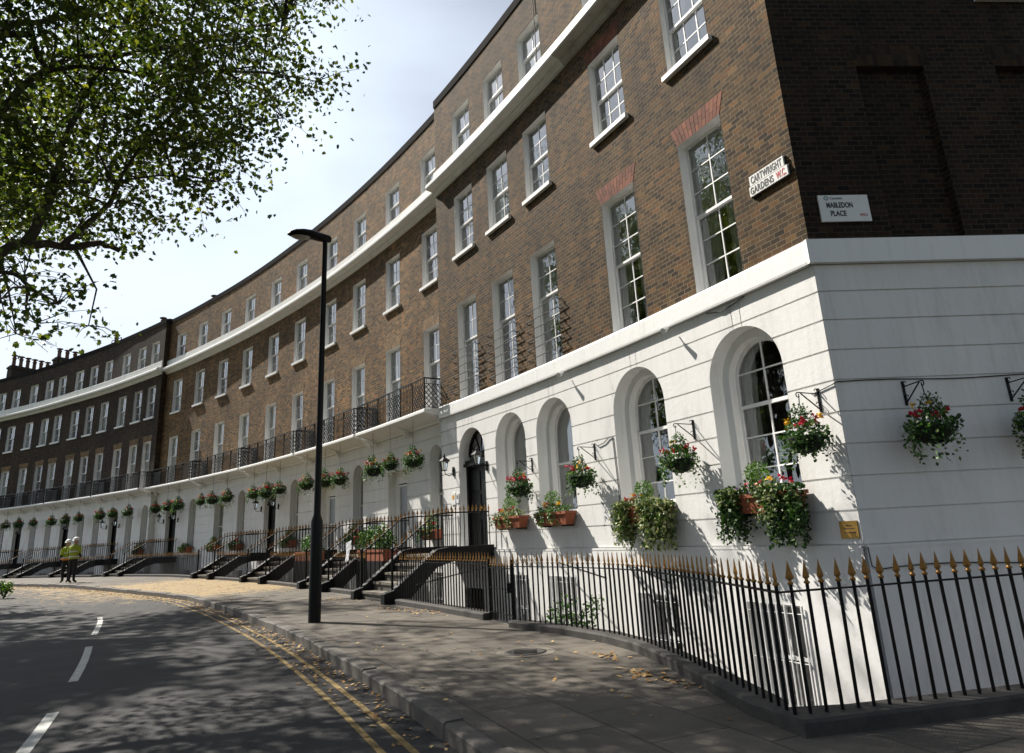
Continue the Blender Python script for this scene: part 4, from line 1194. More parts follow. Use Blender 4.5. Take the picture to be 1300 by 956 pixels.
def window_box(s, z, label, w, kind, seed, sec='pav', o=-.17):
    r = random.Random(seed * 7 + 1); e = empty('window_box', B(s, o, z, sec), label, 'window box', 'planted terracotta window boxes', yaw(s, sec))
    t = MB(); hw = w / 2
    rows = [[(-hw*.9, -.09, 0), (hw*.9, -.09, 0), (hw*.9, .09, 0), (-hw*.9, .09, 0)], [(-hw, -.12, .2), (hw, -.12, .2), (hw, .12, .2), (-hw, .12, .2)], [(-hw-.02, -.14, .2), (hw+.02, -.14, .2), (hw+.02, .14, .2), (-hw-.02, .14, .2)], [(-hw-.02, -.14, .25), (hw+.02, -.14, .25), (hw+.02, .14, .25), (-hw-.02, .14, .25)]]
    t.grid(rows, closed=True); t.poly(rows[0][::-1]); t.poly([(x, y, .235) for x, y, z_ in rows[-1]]); put('trough', t.mesh('trough', M['terracotta']), e)
    if z > 1.2:
        for sx in (-.7, .67):
            b = MB(); b.box(hw*sx, hw*sx + .03, -.1, -o, -.03, 0); put('support', b.mesh('box_support', M['black']), e)
    def part(name, fn, m):
        q = MB(); fn(q); put(name, q.mesh('planting', M[m]), e)
    if kind == 'ivy':
        def ivy(q):
            cloud(q, (-hw*.15, -.02, .29), (hw*.9, .18, .13), 300, .06, r)
            for x0, x1, ln, k, sz in ((-hw - .06, -hw*.42, .66, 80, .062), (hw*.22, hw + .10, .72, 110, .066)):
                for i in range(k): trail(q, (r.uniform(x0, x1), r.uniform(-.22, .04), .32), ln * r.uniform(.55, 1.1), 21, sz, r, w=.03)
        part('trailing_ivy', ivy, 'leaf_ivy' if seed % 2 else 'leaf_varieg')
        def var(q):
            for i in range(26): trail(q, (r.uniform(hw*.05, hw*.75), r.uniform(-.24, -.12), .36), r.uniform(.15, .5), 15, .055, r, w=.03)
            for i in range(20): trail(q, (r.uniform(-hw, -hw*.5), r.uniform(-.22, -.12), .34), r.uniform(.12, .4), 13, .05, r, w=.03)
        part('variegated_ivy', var, 'leaf_varieg')
    else:
        def fo(q):
            cloud(q, (0, -.02, .29), (hw*1.08, .19, .13), 420, .058, r)
            for i in range(48):
                x = r.choice((r.uniform(-hw - .03, -hw*.3), r.uniform(0, hw*.5))); trail(q, (x, r.uniform(-.2, 0), .28), r.uniform(.12, .33), 13, .05, r, w=.03)
        part('foliage', fo, 'leaf_varieg' if kind == 'varieg' else 'leaf_basket')
    def box_ball(q): cloud(q, (hw*r.uniform(-.1, .1), .0, .50), (.17, .17, .17), 620, .034, r, shell=.85)
    if kind != 'low': part('clipped_shrub', box_ball, 'leaf_box')
    for i in range(4):
        part('red_flower', lambda q: flower(q, (r.uniform(-hw*.9, hw*.9), r.uniform(-.14, 0), .36 + r.uniform(0, .06)), .055, r), 'petal_red')
    for i in range(2):
        part('yellow_flower', lambda q: flower(q, (r.uniform(-hw*.5, hw*.5), -.08, .38 + r.uniform(0, .06)), .045, r), 'petal_gold')
    if seed % 2: part('violet_flower', lambda q: flower(q, (-hw*.5, -.1, .34), .045, r), 'petal_violet')
    return e
window_box(1.28, 1.40, 'largest window box with thick dark trailing ivy nearest the street corner', 1.25, 'ivy', 1)
window_box(3.84, 1.38, 'window box with pale variegated ivy under the second largest arch', 1.15, 'ivy', 2)
window_box(6.62, 1.42, 'two-ended terracotta window box below the arch nearest the pale ivy', 1.12, 'mixed', 3)
window_box(8.38, 1.42, 'small pale-leaved window box nearest the big black door', 1.12, 'varieg', 4)
window_box(12.9, 1.28, 'terracotta trough left of the big black door beside the lantern', .9, 'mixed', 5, 'rec')
window_box(18.2, 1.25, 'window box half behind the dark lamp post', .9, 'mixed', 7, 'rec')
window_box(23.6, 1.25, 'window box right of the black door left of the street lamp', 1.0, 'mixed', 9, 'rec')
window_box(28.8, 1.25, 'terracotta window box on the arched window of the doorless house', 1.0, 'low', 11, 'rec')
window_box(31.2, 1.25, 'terracotta window box on the square-headed window of the doorless house', 1.1, 'mixed', 13, 'rec')
window_box(34.25, 1.25, 'terracotta window box right of the black door in the far recess', 1.0, 'low', 15, 'rec')
window_box(39.2, 1.25, 'terracotta window box on the first shaded house above the workmen', .9, 'mixed', 17, 'cen')
# long planter with a leafy bush behind the railings
def planter(s, o, z, L, label, seed, hgt):
    r = random.Random(seed); e = empty('planter', B(s, o, z, 'rec'), label, 'planter', None, yaw(s, 'rec'))
    t = MB(); t.box(-L/2, L/2, -.2, .2, 0, .26); t.box(-L/2 - .02, L/2 + .02, -.22, .22, .22, .28); put('trough', t.mesh('long_trough', M['terracotta']), e)
    w = MB(); w.box(-L/2, L/2, -.24, .24, -1.2, -.002); put('base', w.mesh('planter_base', M['blackstone']), e)
    f = MB()
    for k in range(9): cloud(f, (r.uniform(-L*.42, L*.42), r.uniform(-.1, .1), .35 + r.uniform(0, hgt)), (.3, .25, .25), 150, .085, r)
    put('foliage', f.mesh('bush', M['leaf_basket']), e)
    return e
planter(13.5, -1.5, .80, 1.7, 'long terracotta planter with a bright bush behind the notice', 21, .4)
planter(18.6, -1.5, .80, 1.5, 'long planter with leafy bush just right of the lamp post foot', 22, .3)
# shrub growing in the sunken area
def shrub(loc, label, n, rad, seed, m='leaf_basket', size=.07):
    r = random.Random(seed); e = empty('shrub', loc, label, 'plant')
    s = MB()
    for k in range(7):
        a = r.uniform(0, 6.28); s.tube([(0, 0, 0), (math.cos(a)*rad[0]*.4, math.sin(a)*rad[1]*.4, rad[2]), (math.cos(a)*rad[0]*.7, math.sin(a)*rad[1]*.7, rad[2]*1.7)], [.014, .009, .004], 5)
    put('stem', s.mesh('shrub_stem', M['bark']), e)
    f = MB()
    for k in range(n): 
        a, q, z = r.uniform(0, 6.28), r.uniform(0, 1), r.uniform(.3, 1.9); cloud(f, (math.cos(a)*rad[0]*q, math.sin(a)*rad[1]*q, z*rad[2]), (.16, .16, .2), 45, size, r)
    put('foliage', f.mesh('shrub_foliage', M[m]), e)
    return e
shrub(B(5.3, -.75, -2.0), 'leafy shrub growing up from the sunken area behind the front railing', 34, (.45, .4, 1.15), 31)
shrub(Vector((-17.1, 23.6, ground(26) - .12)), 'small weeds sprouting at the road edge on the far left', 9, (.35, .3, .3), 32, 'leaf_box', .09)

# ------------------------------------------------------------------ fittings on the walls
def lantern(s, z, label, sec, o=-.3):
    e = empty('wall_lantern', B(s, 0, z, sec), label, 'lantern', 'black lanterns beside the doors', yaw(s, sec))
    m = MB(); m.lathe([(.05, -.03), (.05, .03)], 8, (0, 0, 0)); m.box(-.035, .035, -.03, .0, -.13, .10)
    m.tube([(0, -.02, -.06), (0, -.14, -.13), (0, -.25, -.08), (0, -.27, 0.0)], .012, 6); put('arm', m.mesh('lantern_arm', M['black']), e)
    m = MB()
    for a in range(4):
        t = .785 + a * 1.5708; m.bar((math.cos(t)*.055, -.27 + math.sin(t)*.055, .02), (math.cos(t)*.105, -.27 + math.sin(t)*.105, .24), .012)
    m.lathe([(.075, 0), (.08, .02)], 4, (0, -.27, 0), smooth=False); m.lathe([(.16, .24), (.15, .26), (.06, .33), (.03, .35), (.035, .38), (.012, .43), (.002, .45)], 8, (0, -.27, 0), smooth=False)
    put('cage', m.mesh('lantern_cage', M['black']), e)
    m = MB(); rows = [[(math.cos(.785 + a*1.5708)*q, -.27 + math.sin(.785 + a*1.5708)*q, h_) for a in range(4)] for q, h_ in ((.052, .02), (.10, .238))]; m.grid(rows, closed=True); put('pane', m.mesh('lantern_glass', M['glass']), e)
lantern(9.63, 2.92, 'black wall lantern right of the big black door', 'pav'); lantern(11.35, 2.96, 'black wall lantern left of the big black door', 'pav')
for c, hw, nm, sec in ((25.9, .85, 'black door left of the street lamp', 'rec'), (36.65, .85, 'black door in the far recess', 'rec'), (43.0, .8, 'black door behind the workmen', 'cen')):
    for sg, t in ((-1, 'right'), (1, 'left')): lantern(c + sg * hw, 2.9, f'small black lantern {t} of the {nm}', sec)
# intercom and number plates beside the big door
for s, z, lab, w_, h_ in ((11.38, 2.25, 'pale name plate with a yellow crest left of the big black door', .2, .3), (11.16, 2.25, 'small grey entry phone nearest the big black door frame', .12, .24)):
    e = empty('door_plate', B(s, -.001, z), lab, 'plate', None, yaw(s)); m = MB(); m.box(-w_/2, w_/2, -.02, 0, -h_/2, h_/2); put('plate', m.mesh('plate', M['signwhite']), e)
    m = MB(); m.box(-w_*.25, w_*.25, -.024, -.0205, -h_*.05, h_*.3); put('panel', m.mesh('plate_panel', M['petal_gold'] if w_ > .15 else M['greyletter']), e)

FONT = None
def text_mesh(txt, size, m, bold=.0, width=None, space=1.0):
    cu = bpy.data.curves.new('lettering', 'FONT'); cu.body = txt; cu.size = size; cu.extrude = .0012; cu.offset = bold; cu.align_x = 'CENTER'; cu.align_y = 'CENTER'; cu.space_character = space
    o = bpy.data.objects.new('lettering', cu); col.objects.link(o); bpy.context.view_layer.update()
    me = bpy.data.meshes.new_from_object(o.evaluated_get(bpy.context.evaluated_depsgraph_get())); bpy.data.objects.remove(o); bpy.data.curves.remove(cu)
    me.materials.clear(); me.materials.append(m)
    xs = [v.co.x for v in me.vertices]; ys = [v.co.y for v in me.vertices]; cx, cy = (min(xs) + max(xs)) / 2, (min(ys) + max(ys)) / 2
    sx = width / (max(xs) - min(xs)) if width else 1.0
    for v in me.vertices: v.co = Vector(((v.co.x - cx) * sx, -v.co.z, v.co.y - cy))
    me.flip_normals() if False else None
    return me
# CARTWRIGHT / GARDENS W.C. name plates
e = empty('street_sign', B(.44, 0, 5.92), 'black and white street sign of two plates on the sunny brick', 'street sign', 'street name signs', yaw(.44))
for (z, w_, t) in ((.075, .63, 'a'), (-.082, .70, 'b')):
    m = MB(); m.box(-w_/2, w_/2, -.055, -.03, -.074, .074); p = put('plate', m.mesh('sign_plate', M['signwhite']), e, (0 if t == 'a' else .01, 0, z))
    m = MB(); m.box(-w_/2 - .012, w_/2 + .012, -.03, -.002, -.08, .08); put('backing', m.mesh('sign_backing', M['signback']), p)
    if t == 'a': put('lettering', text_mesh('CARTWRIGHT', .15, M['lettering'], .003, .57, 1.08), p, (0, -.0575, 0))
    else:
        put('lettering', text_mesh('GARDENS', .145, M['lettering'], .003, .43, 1.08), p, (-.115, -.0575, 0))
        put('lettering', text_mesh('W.C.', .145, M['redletter'], .003, .17), p, (.235, -.0575, 0))
e = empty('street_sign', SIDE(.56, 0, 5.205), 'pale Mabledon Place street sign on the dark side wall', 'street sign', 'street name signs', math.atan2(D2.y, D2.x))
m = MB(); m.box(-.34, .34, -.03, -.005, -.19, .19); p = put('plate', m.mesh('sign_plate', M['signwhite']), e)
put('lettering', text_mesh('MABLEDON', .105, M['lettering'], .003, .36), p, (-.065, -.032, .045)); put('lettering', text_mesh('PLACE', .105, M['lettering'], .003, .215), p, (-.10, -.032, -.075))
put('lettering', text_mesh('WC1', .05, M['redletter'], .001, .10), p, (.24, -.032, -.10)); put('lettering', text_mesh('Camden', .05, M['greyletter'], .0005, .17), p, (-.10, -.032, .145))
m = MB()
for k in range(8):
    a0, a1 = k * .785 + .1, k * .785 + .685
    m.poly([(math.cos(a0)*.034, 0, math.sin(a0)*.034), (math.cos(a1)*.034, 0, math.sin(a1)*.034), (math.cos(a1)*.017, 0, math.sin(a1)*.017), (math.cos(a0)*.017, 0, math.sin(a0)*.017)])
put('emblem', m.mesh('ring_emblem', M['greenletter']), p, (-.235, -.032, .145))
# brass plaque at the corner
e = empty('wall_plaque', B(.155, 0, 1.145), 'square brass plaque on the white wall below the corner flower basket', 'plaque', None, yaw(.155))
m = MB(); m.box(-.125, .125, -.016, -.001, -.10, .10); put('plate', m.mesh('brass_plate', M['brass']), e)
m = MB(); m.box(-.07, .07, -.018, -.0165, -.038, -.030); m.poly([(.07, -.018, -.05), (.095, -.018, -.034), (.07, -.018, -.018)]); put('arrow', m.mesh('plaque_arrow', M['lettering']), e)
m = MB()
for z, w_ in ((.045, .05), (.012, .08)): m.box(-w_, w_, -.018, -.0165, z - .004, z + .004)
put('lettering', m.mesh('plaque_lines', M['lettering']), e)
# small spotlights and loose cables on the string course
for s, lab in ((2.82, 'small white spotlight under the ledge above the two largest arches'), (6.05, 'small white spotlight under the ledge above the left narrow arches')):
    e = empty('spotlight', B(s, -.08, 4.40), lab, 'spotlight', None, yaw(s)); m = MB(); m.tube([(-.02, 0, 0), (-.03, -.08, -.03)], .012, 6); put('arm', m.mesh('spot_arm', M['paint']), e)
    m = MB(); m.tube([(-.03, -.05, -.03), (.02, -.16, -.07)], [.025, .05], 8); put('head', m.mesh('spot_head', M['paint']), e)
def cable(label, pts, r=.008):
    m = MB(); m.tube(pts, r, 5); o = m.build('cable', M['wire'], None, Vector(pts[0])); tag(o, label, 'cable')
cable('thin black cable running along the grey side wall above the baskets', [B(.35, -.012, 2.80), B(.02, -.015, 2.86)] + [SIDE(x, -.012, 2.885 + .012 * math.sin(x * 3)) for x in frange(.02, 7, 20)], .007)
cable('black cable looping low along the side wall behind the railing tips', [B(-.0, -.045, .95)] + [SIDE(.01, -.05, .95), SIDE(.02, -.05, .74), SIDE(.1, -.045, .70)] + [SIDE(x, -.045, .70 + .03 * math.sin(x * 2.1)) for x in frange(.3, 6, 16)], .007)
cable('black cable dropping beside the arch over the middle flower basket', [B(5.3, -.012, 2.86), B(5.2, -.02, 2.80), B(5.0, -.02, 2.83), B(4.86, -.02, 2.90), B(4.74, -.012, 2.90), B(4.70, -.012, 2.0), B(4.70, -.012, 1.7)], .008)
cable('short black cable drooping above the largest arch keystone', [B(2.0, -.03, 4.40), B(1.7, -.03, 4.33), B(1.45, -.03, 4.36), B(1.2, -.03, 4.41)], .008)
# notice tied to the railings
e = empty('paper_notice', polar(13.1, roff(13.1) - .05, ground(13.1) + 1.0), 'white paper notice hanging tilted on the railings', 'notice', None, yaw(13.1, 'rec'))
m = MB(); q = [[(-.15 + .3*i/4 + .10*j/4 - .05, -.03 + .02*math.sin(i + j), -.24 + .48*j/4 + .06*i/4) for i in range(5)] for j in range(5)]; m.grid(q); m.grid([[(x, y + .004, z) for x, y, z in r_] for r_ in q]); put('sheet', m.mesh('notice_sheet', M['paper']), e)
# coal-hole cover let into the paving
p0 = polar(1.93, -3.47, .004)
e = empty('coal_hole_cover', p0, 'round iron coal-hole cover with a raised pattern set in the paving', 'cover')
m = MB(); m.lathe([(.24, -.02), (.24, .006), (.20, .010), (.19, .004), (.02, .004)], 28); put('plate', m.mesh('cover_plate', M['iron']), e)
m = MB()
for k in range(5): m.box(-.13, .13, -.10 + .05*k - .008, -.10 + .05*k + .008, .004, .011)
put('rib', m.mesh('cover_rib', M['iron']), e)
m = MB(); m.grid([[(math.cos(a)*q_, math.sin(a)*q_, .003) for a in [i*.2244 for i in range(28)]] for q_ in (.242, .34)], closed=True); put('stone_ring', m.mesh('cover_ring', M['stone']), e)

# ------------------------------------------------------------------ street lamp
lp = Vector((-3.635, 12.515, ground(7.5)))
e = empty('street_lamp', lp, 'tall dark street lamp with one flat curved head on the pavement', 'street lamp')
m = MB(); m.lathe([(.106, -.02), (.106, 1.62), (.10, 1.68), (.066, 1.78), (.063, 1.82)], 20); put('base', m.mesh('lamp_base', M['black']), e)
m = MB(); m.box(-.045, .045, -.112, -.1, .5, 1.1); put('door', m.mesh('lamp_access_door', M['black']), e, (0, 0, 0), .4)
m = MB(); m.tube([(0, 0, 1.8), (.01, .0, 4.5), (.02, 0, 7.10)], [.062, .054, .047], 16); put('column', m.mesh('lamp_column', M['black']), e)
hd = Vector((-.93, -.37, 0)); a = math.atan2(hd.y, hd.x)
h = MB(); rows = []
for t, w_, zt_, zb in ((-.12, .03, .08, -.02), (-.08, .075, .11, -.04), (.1, .10, .15, -.03), (.26, .145, .18, .005), (.42, .165, .18, .02), (.56, .15, .16, .02), (.66, .10, .12, .025), (.72, .02, .07, .04)):
    rows.append([(t, w_*math.cos(q), (zb + zt_)/2 + (zt_ - zb)/2*math.sin(q)) for q in [i*math.pi/6 for i in range(12)]])
h.grid(rows, smooth=True, closed=True); h.poly(rows[0]); h.poly(rows[-1][::-1])
hdm = put('head', h.mesh('lamp_head', M['black']), e, (.02, 0, 7.10), a)
h = MB(); rows = [[(.46 + .19*q*math.cos(t), .125*q*math.sin(t), .018 - .055*(1 - q*q)) for t in [i*.3927 for i in range(16)]] for q in (.02, .4, .7, 1.0)]
h.grid(rows, smooth=True, closed=True); put('lens', h.mesh('lamp_lens', M['lens']), hdm)

# ------------------------------------------------------------------ tree
TREE = dict(limb=[(-10.4, 7.2, 3.3), (-9.0, 7.6, 4.6), (-7.48, 8.47, 5.18), (-7.11, 8.79, 5.44), (-6.93, 8.93, 5.65), (-6.55, 9.21, 5.71), (-6.18, 9.46, 5.85), (-5.93, 9.62, 5.78)])
BR = [([(-10.4, 7.2, 3.0), (-9.2, 7.6, 4.45), (-7.9, 8.2, 5.05), (-7.11, 8.79, 5.44), (-6.93, 8.93, 5.65), (-6.55, 9.21, 5.71), (-6.18, 9.46, 5.85), (-5.93, 9.62, 5.78)], .15, .045),
      ([(-6.90, 8.95, 5.65), (-6.75, 9.06, 6.35), (-6.68, 9.11, 7.04), (-6.66, 9.13, 7.48), (-6.51, 9.24, 8.32), (-6.22, 9.43, 9.34), (-6.04, 9.55, 10.87)], .10, .03),
      ([(-10.45, 7.2, 5.6), (-9.2, 8.2, 6.8), (-8.13, 8.83, 7.31), (-7.76, 9.15, 7.95), (-7.51, 9.36, 8.77), (-7.15, 9.64, 9.41), (-6.6, 10.02, 9.65), (-5.89, 10.46, 10.15), (-4.96, 10.92, 10.83), (-4.19, 11.25, 11.33)], .13, .02),
      ([(-10.45, 7.2, 6.6), (-8.8, 7.6, 8.0), (-7.49, 8.05, 8.57), (-6.96, 8.52, 8.86), (-6.76, 8.68, 8.34), (-6.29, 9.02, 8.65), (-5.55, 9.49, 8.74), (-4.74, 9.93, 9.17)], .11, .02),
      ([(-9.2, 7.6, 4.45), (-7.8, 7.7, 4.6), (-6.86, 7.95, 4.67), (-6.58, 8.18, 4.88), (-6.38, 8.34, 4.88), (-6.33, 8.38, 4.75)], .05, .03),
      ([(-6.55, 9.21, 5.71), (-6.32, 9.37, 6.06), (-6.03, 9.56, 6.8), (-5.97, 9.6, 7.17), (-5.82, 9.69, 7.71), (-5.2, 9.9, 8.6)], .07, .018),
      ([(-8.13, 8.83, 7.31), (-7.63, 9.0, 7.8), (-7.47, 9.14, 7.74), (-7.11, 9.42, 7.27), (-6.82, 9.63, 6.89), (-6.36, 9.94, 6.72), (-6.28, 9.99, 6.84)], .05, .015),
      ([(-6.70, 9.1, 6.6), (-6.26, 8.9, 6.6), (-5.86, 9.07, 6.66), (-5.43, 9.34, 6.89), (-5.0, 9.55, 6.95)], .05, .010),
      ([(-10.45, 7.2, 7.4), (-9.8, 8.6, 9.2), (-9.0, 10.2, 10.6), (-8.2, 11.8, 12.2), (-7.5, 12.6, 13.6)], .14, .03), ([(-10.45, 7.2, 7.8), (-11.2, 9.0, 10.0), (-12.6, 11.4, 11.4), (-13.8, 13.6, 12.2)], .13, .03),
      ([(-10.45, 7.2, 7.0), (-12.2, 8.6, 8.6), (-14.2, 11.0, 9.4), (-15.5, 13.8, 9.8)], .12, .03), ([(-10.45, 7.2, 7.9), (-9.5, 5.5, 9.8), (-8.2, 4.2, 11.2), (-6.6, 3.4, 12.0)], .12, .03), ([(-10.45, 7.2, 7.5), (-12.2, 5.8, 9.8), (-13.4, 4.6, 11.6)], .12, .03)]
CL = [(a, b, c, d, int(e * (.78 if d < .78 else .66))) for a, b, c, d, e in [(-7.65, 8.02, 9.83, 0.53, 230), (-8.79, 9.81, 11.53, 0.68, 230), (-7.28, 9.09, 10.82, 0.56, 230), (-6.29, 8.23, 9.94, 0.7, 300), (-8.51, 11.37, 13.05, 0.8, 300), (-6.88, 9.84, 11.49, 0.66, 300), (-6.39, 9.38, 10.81, 0.8, 300), (-6.03, 9.82, 11.21, 0.54, 300), (-7.75, 12.54, 14.23, 0.8, 300), (-5.09, 9.42, 10.82, 0.7, 300), (-6.79, 12.69, 13.87, 0.8, 300), (-5.27, 10.67, 12.13, 0.59, 300), (-6.47, 12.7, 14.34, 0.8, 300), (-4.96, 10.93, 12.6, 0.56, 300), (-5.09, 11.27, 12.97, 0.8, 300), (-3.64, 10.54, 12.03, 0.54, 230), (-7.34, 7.89, 8.8, 0.62, 230), (-6.3, 7.43, 8.58, 0.55, 230), (-6.47, 8.21, 9.08, 0.57, 230), (-5.82, 7.73, 8.67, 0.65, 300), (-8.24, 11.24, 11.75, 0.8, 300), (-5.85, 8.9, 9.95, 0.71, 300), (-8.02, 12.41, 13.41, 0.8, 300), (-5.53, 9.13, 9.74, 0.54, 300), (-6.53, 10.69, 11.39, 0.8, 300), (-4.47, 8.42, 9.27, 0.51, 300), (-5.95, 10.94, 11.51, 0.8, 300), (-6.0, 12.01, 12.8, 0.59, 300), (-5.13, 9.98, 11.09, 0.8, 300), (-4.08, 9.24, 9.82, 0.51, 300), (-6.07, 13.71, 14.12, 0.8, 300), (-4.49, 11.77, 12.2, 0.59, 300), (-4.07, 11.25, 11.72, 0.8, 300), (-3.29, 10.69, 11.44, 0.55, 230), (-7.66, 8.57, 8.75, 0.51, 230), (-6.76, 7.81, 8.32, 0.55, 230), (-5.95, 7.67, 8.19, 0.7, 230), (-6.51, 9.0, 8.96, 0.7, 300), (-8.13, 11.37, 10.8, 0.8, 300), (-5.76, 8.59, 8.98, 0.69, 300), (-6.74, 10.35, 10.32, 0.8, 300), (-6.19, 10.36, 10.13, 0.68, 300), (-7.04, 11.81, 11.27, 0.8, 300), (-6.45, 11.66, 11.13, 0.52, 300), (-6.43, 12.07, 11.19, 0.8, 300), (-4.5, 8.94, 8.82, 0.71, 300), (-5.2, 10.45, 10.31, 0.8, 300), (-4.81, 11.52, 11.13, 0.7, 300), (-5.8, 13.49, 13.16, 0.8, 300), (-3.56, 9.3, 9.07, 0.68, 300), (-4.59, 12.38, 11.4, 0.8, 300), (-8.72, 9.73, 9.32, 0.67, 230), (-6.19, 7.35, 7.26, 0.51, 230), (-7.95, 10.23, 9.58, 0.63, 230), (-7.46, 10.12, 9.52, 0.62, 300), (-8.62, 11.42, 10.41, 0.8, 300), (-6.19, 9.13, 8.6, 0.67, 300), (-7.33, 10.67, 9.98, 0.8, 300), (-5.0, 8.61, 8.33, 0.64, 300), (-6.27, 11.09, 10.34, 0.8, 300), (-4.53, 8.66, 8.04, 0.69, 300), (-6.78, 12.64, 11.27, 0.8, 300), (-4.41, 9.16, 8.4, 0.69, 300), (-5.77, 11.62, 10.51, 0.8, 300), (-5.15, 12.07, 10.76, 0.66, 300), (-5.38, 12.03, 10.86, 0.8, 300), (-3.87, 10.76, 9.6, 0.52, 230), (-3.24, 10.44, 9.25, 0.67, 230), (-8.01, 9.21, 8.11, 0.63, 230), (-7.29, 8.72, 7.6, 0.7, 230), (-7.76, 9.98, 8.5, 0.63, 230), (-7.33, 10.23, 9.01, 0.58, 300), (-6.57, 9.23, 8.41, 0.8, 300), (-5.66, 8.5, 7.39, 0.7, 300), (-6.91, 10.3, 8.65, 0.8, 300), (-5.65, 9.57, 8.46, 0.71, 300), (-6.35, 10.54, 9.12, 0.8, 300), (-4.58, 8.41, 7.6, 0.71, 300), (-6.66, 12.57, 10.52, 0.8, 300), (-4.92, 10.77, 9.23, 0.61, 300), (-5.79, 12.79, 10.46, 0.8, 300), (-4.46, 11.25, 9.57, 0.65, 300), (-5.17, 13.36, 11.04, 0.8, 300), (-3.81, 10.45, 8.54, 0.63, 230), (-7.19, 8.07, 6.89, 0.64, 230), (-6.92, 8.68, 6.98, 0.59, 230), (-6.69, 8.92, 7.37, 0.5, 230), (-7.15, 9.97, 7.95, 0.64, 230), (-6.53, 10.06, 7.77, 0.53, 300), (-8.27, 12.46, 9.06, 0.8, 300), (-5.31, 9.34, 7.42, 0.52, 300), (-7.38, 12.73, 9.8, 0.8, 300), (-4.59, 8.99, 7.08, 0.55, 300), (-5.36, 10.35, 7.75, 0.8, 300), (-4.87, 10.63, 8.15, 0.71, 300), (-4.92, 10.54, 8.09, 0.8, 300), (-4.26, 9.89, 7.96, 0.53, 300), (-4.96, 11.1, 8.54, 0.8, 300), (-8.0, 9.44, 6.91, 0.62, 230), (-7.33, 9.14, 6.77, 0.61, 230), (-6.96, 9.08, 6.66, 0.51, 230), (-6.08, 8.59, 6.33, 0.59, 230), (-5.76, 9.15, 6.63, 0.59, 230), (-6.58, 11.22, 8.24, 0.5, 300), (-5.75, 10.1, 7.69, 0.8, 300), (-4.72, 9.3, 6.66, 0.62, 230), (-4.33, 9.28, 6.67, 0.68, 230), (-6.41, 7.58, 5.43, 0.64, 230), (-7.47, 9.5, 6.56, 0.7, 230), (-7.18, 9.65, 6.74, 0.56, 230), (-5.99, 8.9, 6.03, 0.7, 230), (-6.82, 10.87, 7.21, 0.7, 230), (-5.91, 10.6, 6.75, 0.65, 230), (-8.26, 9.55, 6.15, 0.7, 230), (-8.3, 10.54, 6.58, 0.68, 230), (-7.66, 10.35, 6.51, 0.64, 230), (-6.98, 10.29, 6.43, 0.51, 230), (-7.43, 8.74, 5.18, 0.5, 70), (-6.15, 7.81, 4.8, 0.5, 70), (-7.18, 9.4, 5.37, 0.5, 70), (-7.02, 8.53, 4.72, 0.5, 70), (-5.96, 7.49, 4.25, 0.5, 70), (-7.07, 9.43, 5.05, 0.5, 70), (-5.6, 7.94, 4.32, 0.5, 70), (-7.11, 9.32, 4.43, 0.5, 70), (-6.13, 8.34, 4.23, 0.5, 70), (-6.34, 9.72, 4.63, 0.5, 70)]]
rt = random.Random(5)
# the rest of the crown, out of the picture to the left and overhead; overhead clumps added to shade the corner
def in_view(x, y, z):
    az = math.degrees(math.atan2(x, y)); el = math.degrees(math.atan2(z - 1.3, math.hypot(x, y)))
    return az > -43 and el < 46.5
while len(CL) < 225:
    x, y, z = rt.uniform(-19, 0), rt.uniform(-1, 18), rt.uniform(6.5, 14.5)
    d = ((x + 9.5) / 9.0) ** 2 + ((y - 8.0) / 9) ** 2 + ((z - 9.5) / 5.5) ** 2
    if d > 1 or d < .22 or in_view(x, y, z): continue
    CL.append((x, y, z, rt.uniform(.9, 1.35), -380))
FAR = [(-14.49, 16.07, 15.04, 1.2, -180), (-13.11, 15.14, 15.06, 1.06, -180), (-13.17, 15.43, 13.57, 1.11, -180), (-12.62, 15.74, 14.99, 1.23, -180), (-11.94, 15.31, 12.57, 1.22, -180), (-13.86, 19.13, 18.42, 1.17, -180), (-13.61, 18.9, 15.78, 1.16, -180), (-13.34, 20.43, 18.56, 1.33, -180), (-10.49, 16.59, 12.74, 1.22, -180), (-10.65, 17.79, 17.02, 1.06, -180), (-14.57, 17.72, 13.29, 1.0, -180), (-11.12, 15.21, 11.04, 1.19, -180), (-15.73, 18.49, 12.01, 1.35, -180), (-10.99, 14.49, 9.59, 1.15, -180), (-13.28, 14.74, 11.86, 1.05, -180), (-20.55, 24.53, 17.51, 1.5, -220), (-21.52, 26.32, 19.85, 1.5, -220), (-20.21, 23.51, 16.18, 1.5, -220), (-18.93, 23.27, 14.95, 1.5, -220), (-20.46, 25.89, 20.7, 1.5, -220), (-21.27, 23.9, 18.99, 1.5, -220), (-20.5, 25.86, 17.37, 1.5, -220), (-18.81, 22.07, 13.35, 1.5, -220)]
while len(FAR) < 150:
    x, y, z = rt.uniform(-32, -13), rt.uniform(8, 30), rt.uniform(6, 18)
    d = ((x + 22) / 8.5) ** 2 + ((y - 19) / 10) ** 2 + ((z - 11.5) / 6.5) ** 2
    if d > 1 or d < .2 or in_view(x, y, z): continue
    FAR.append((x, y, z, rt.uniform(1.0, 1.5), -340))
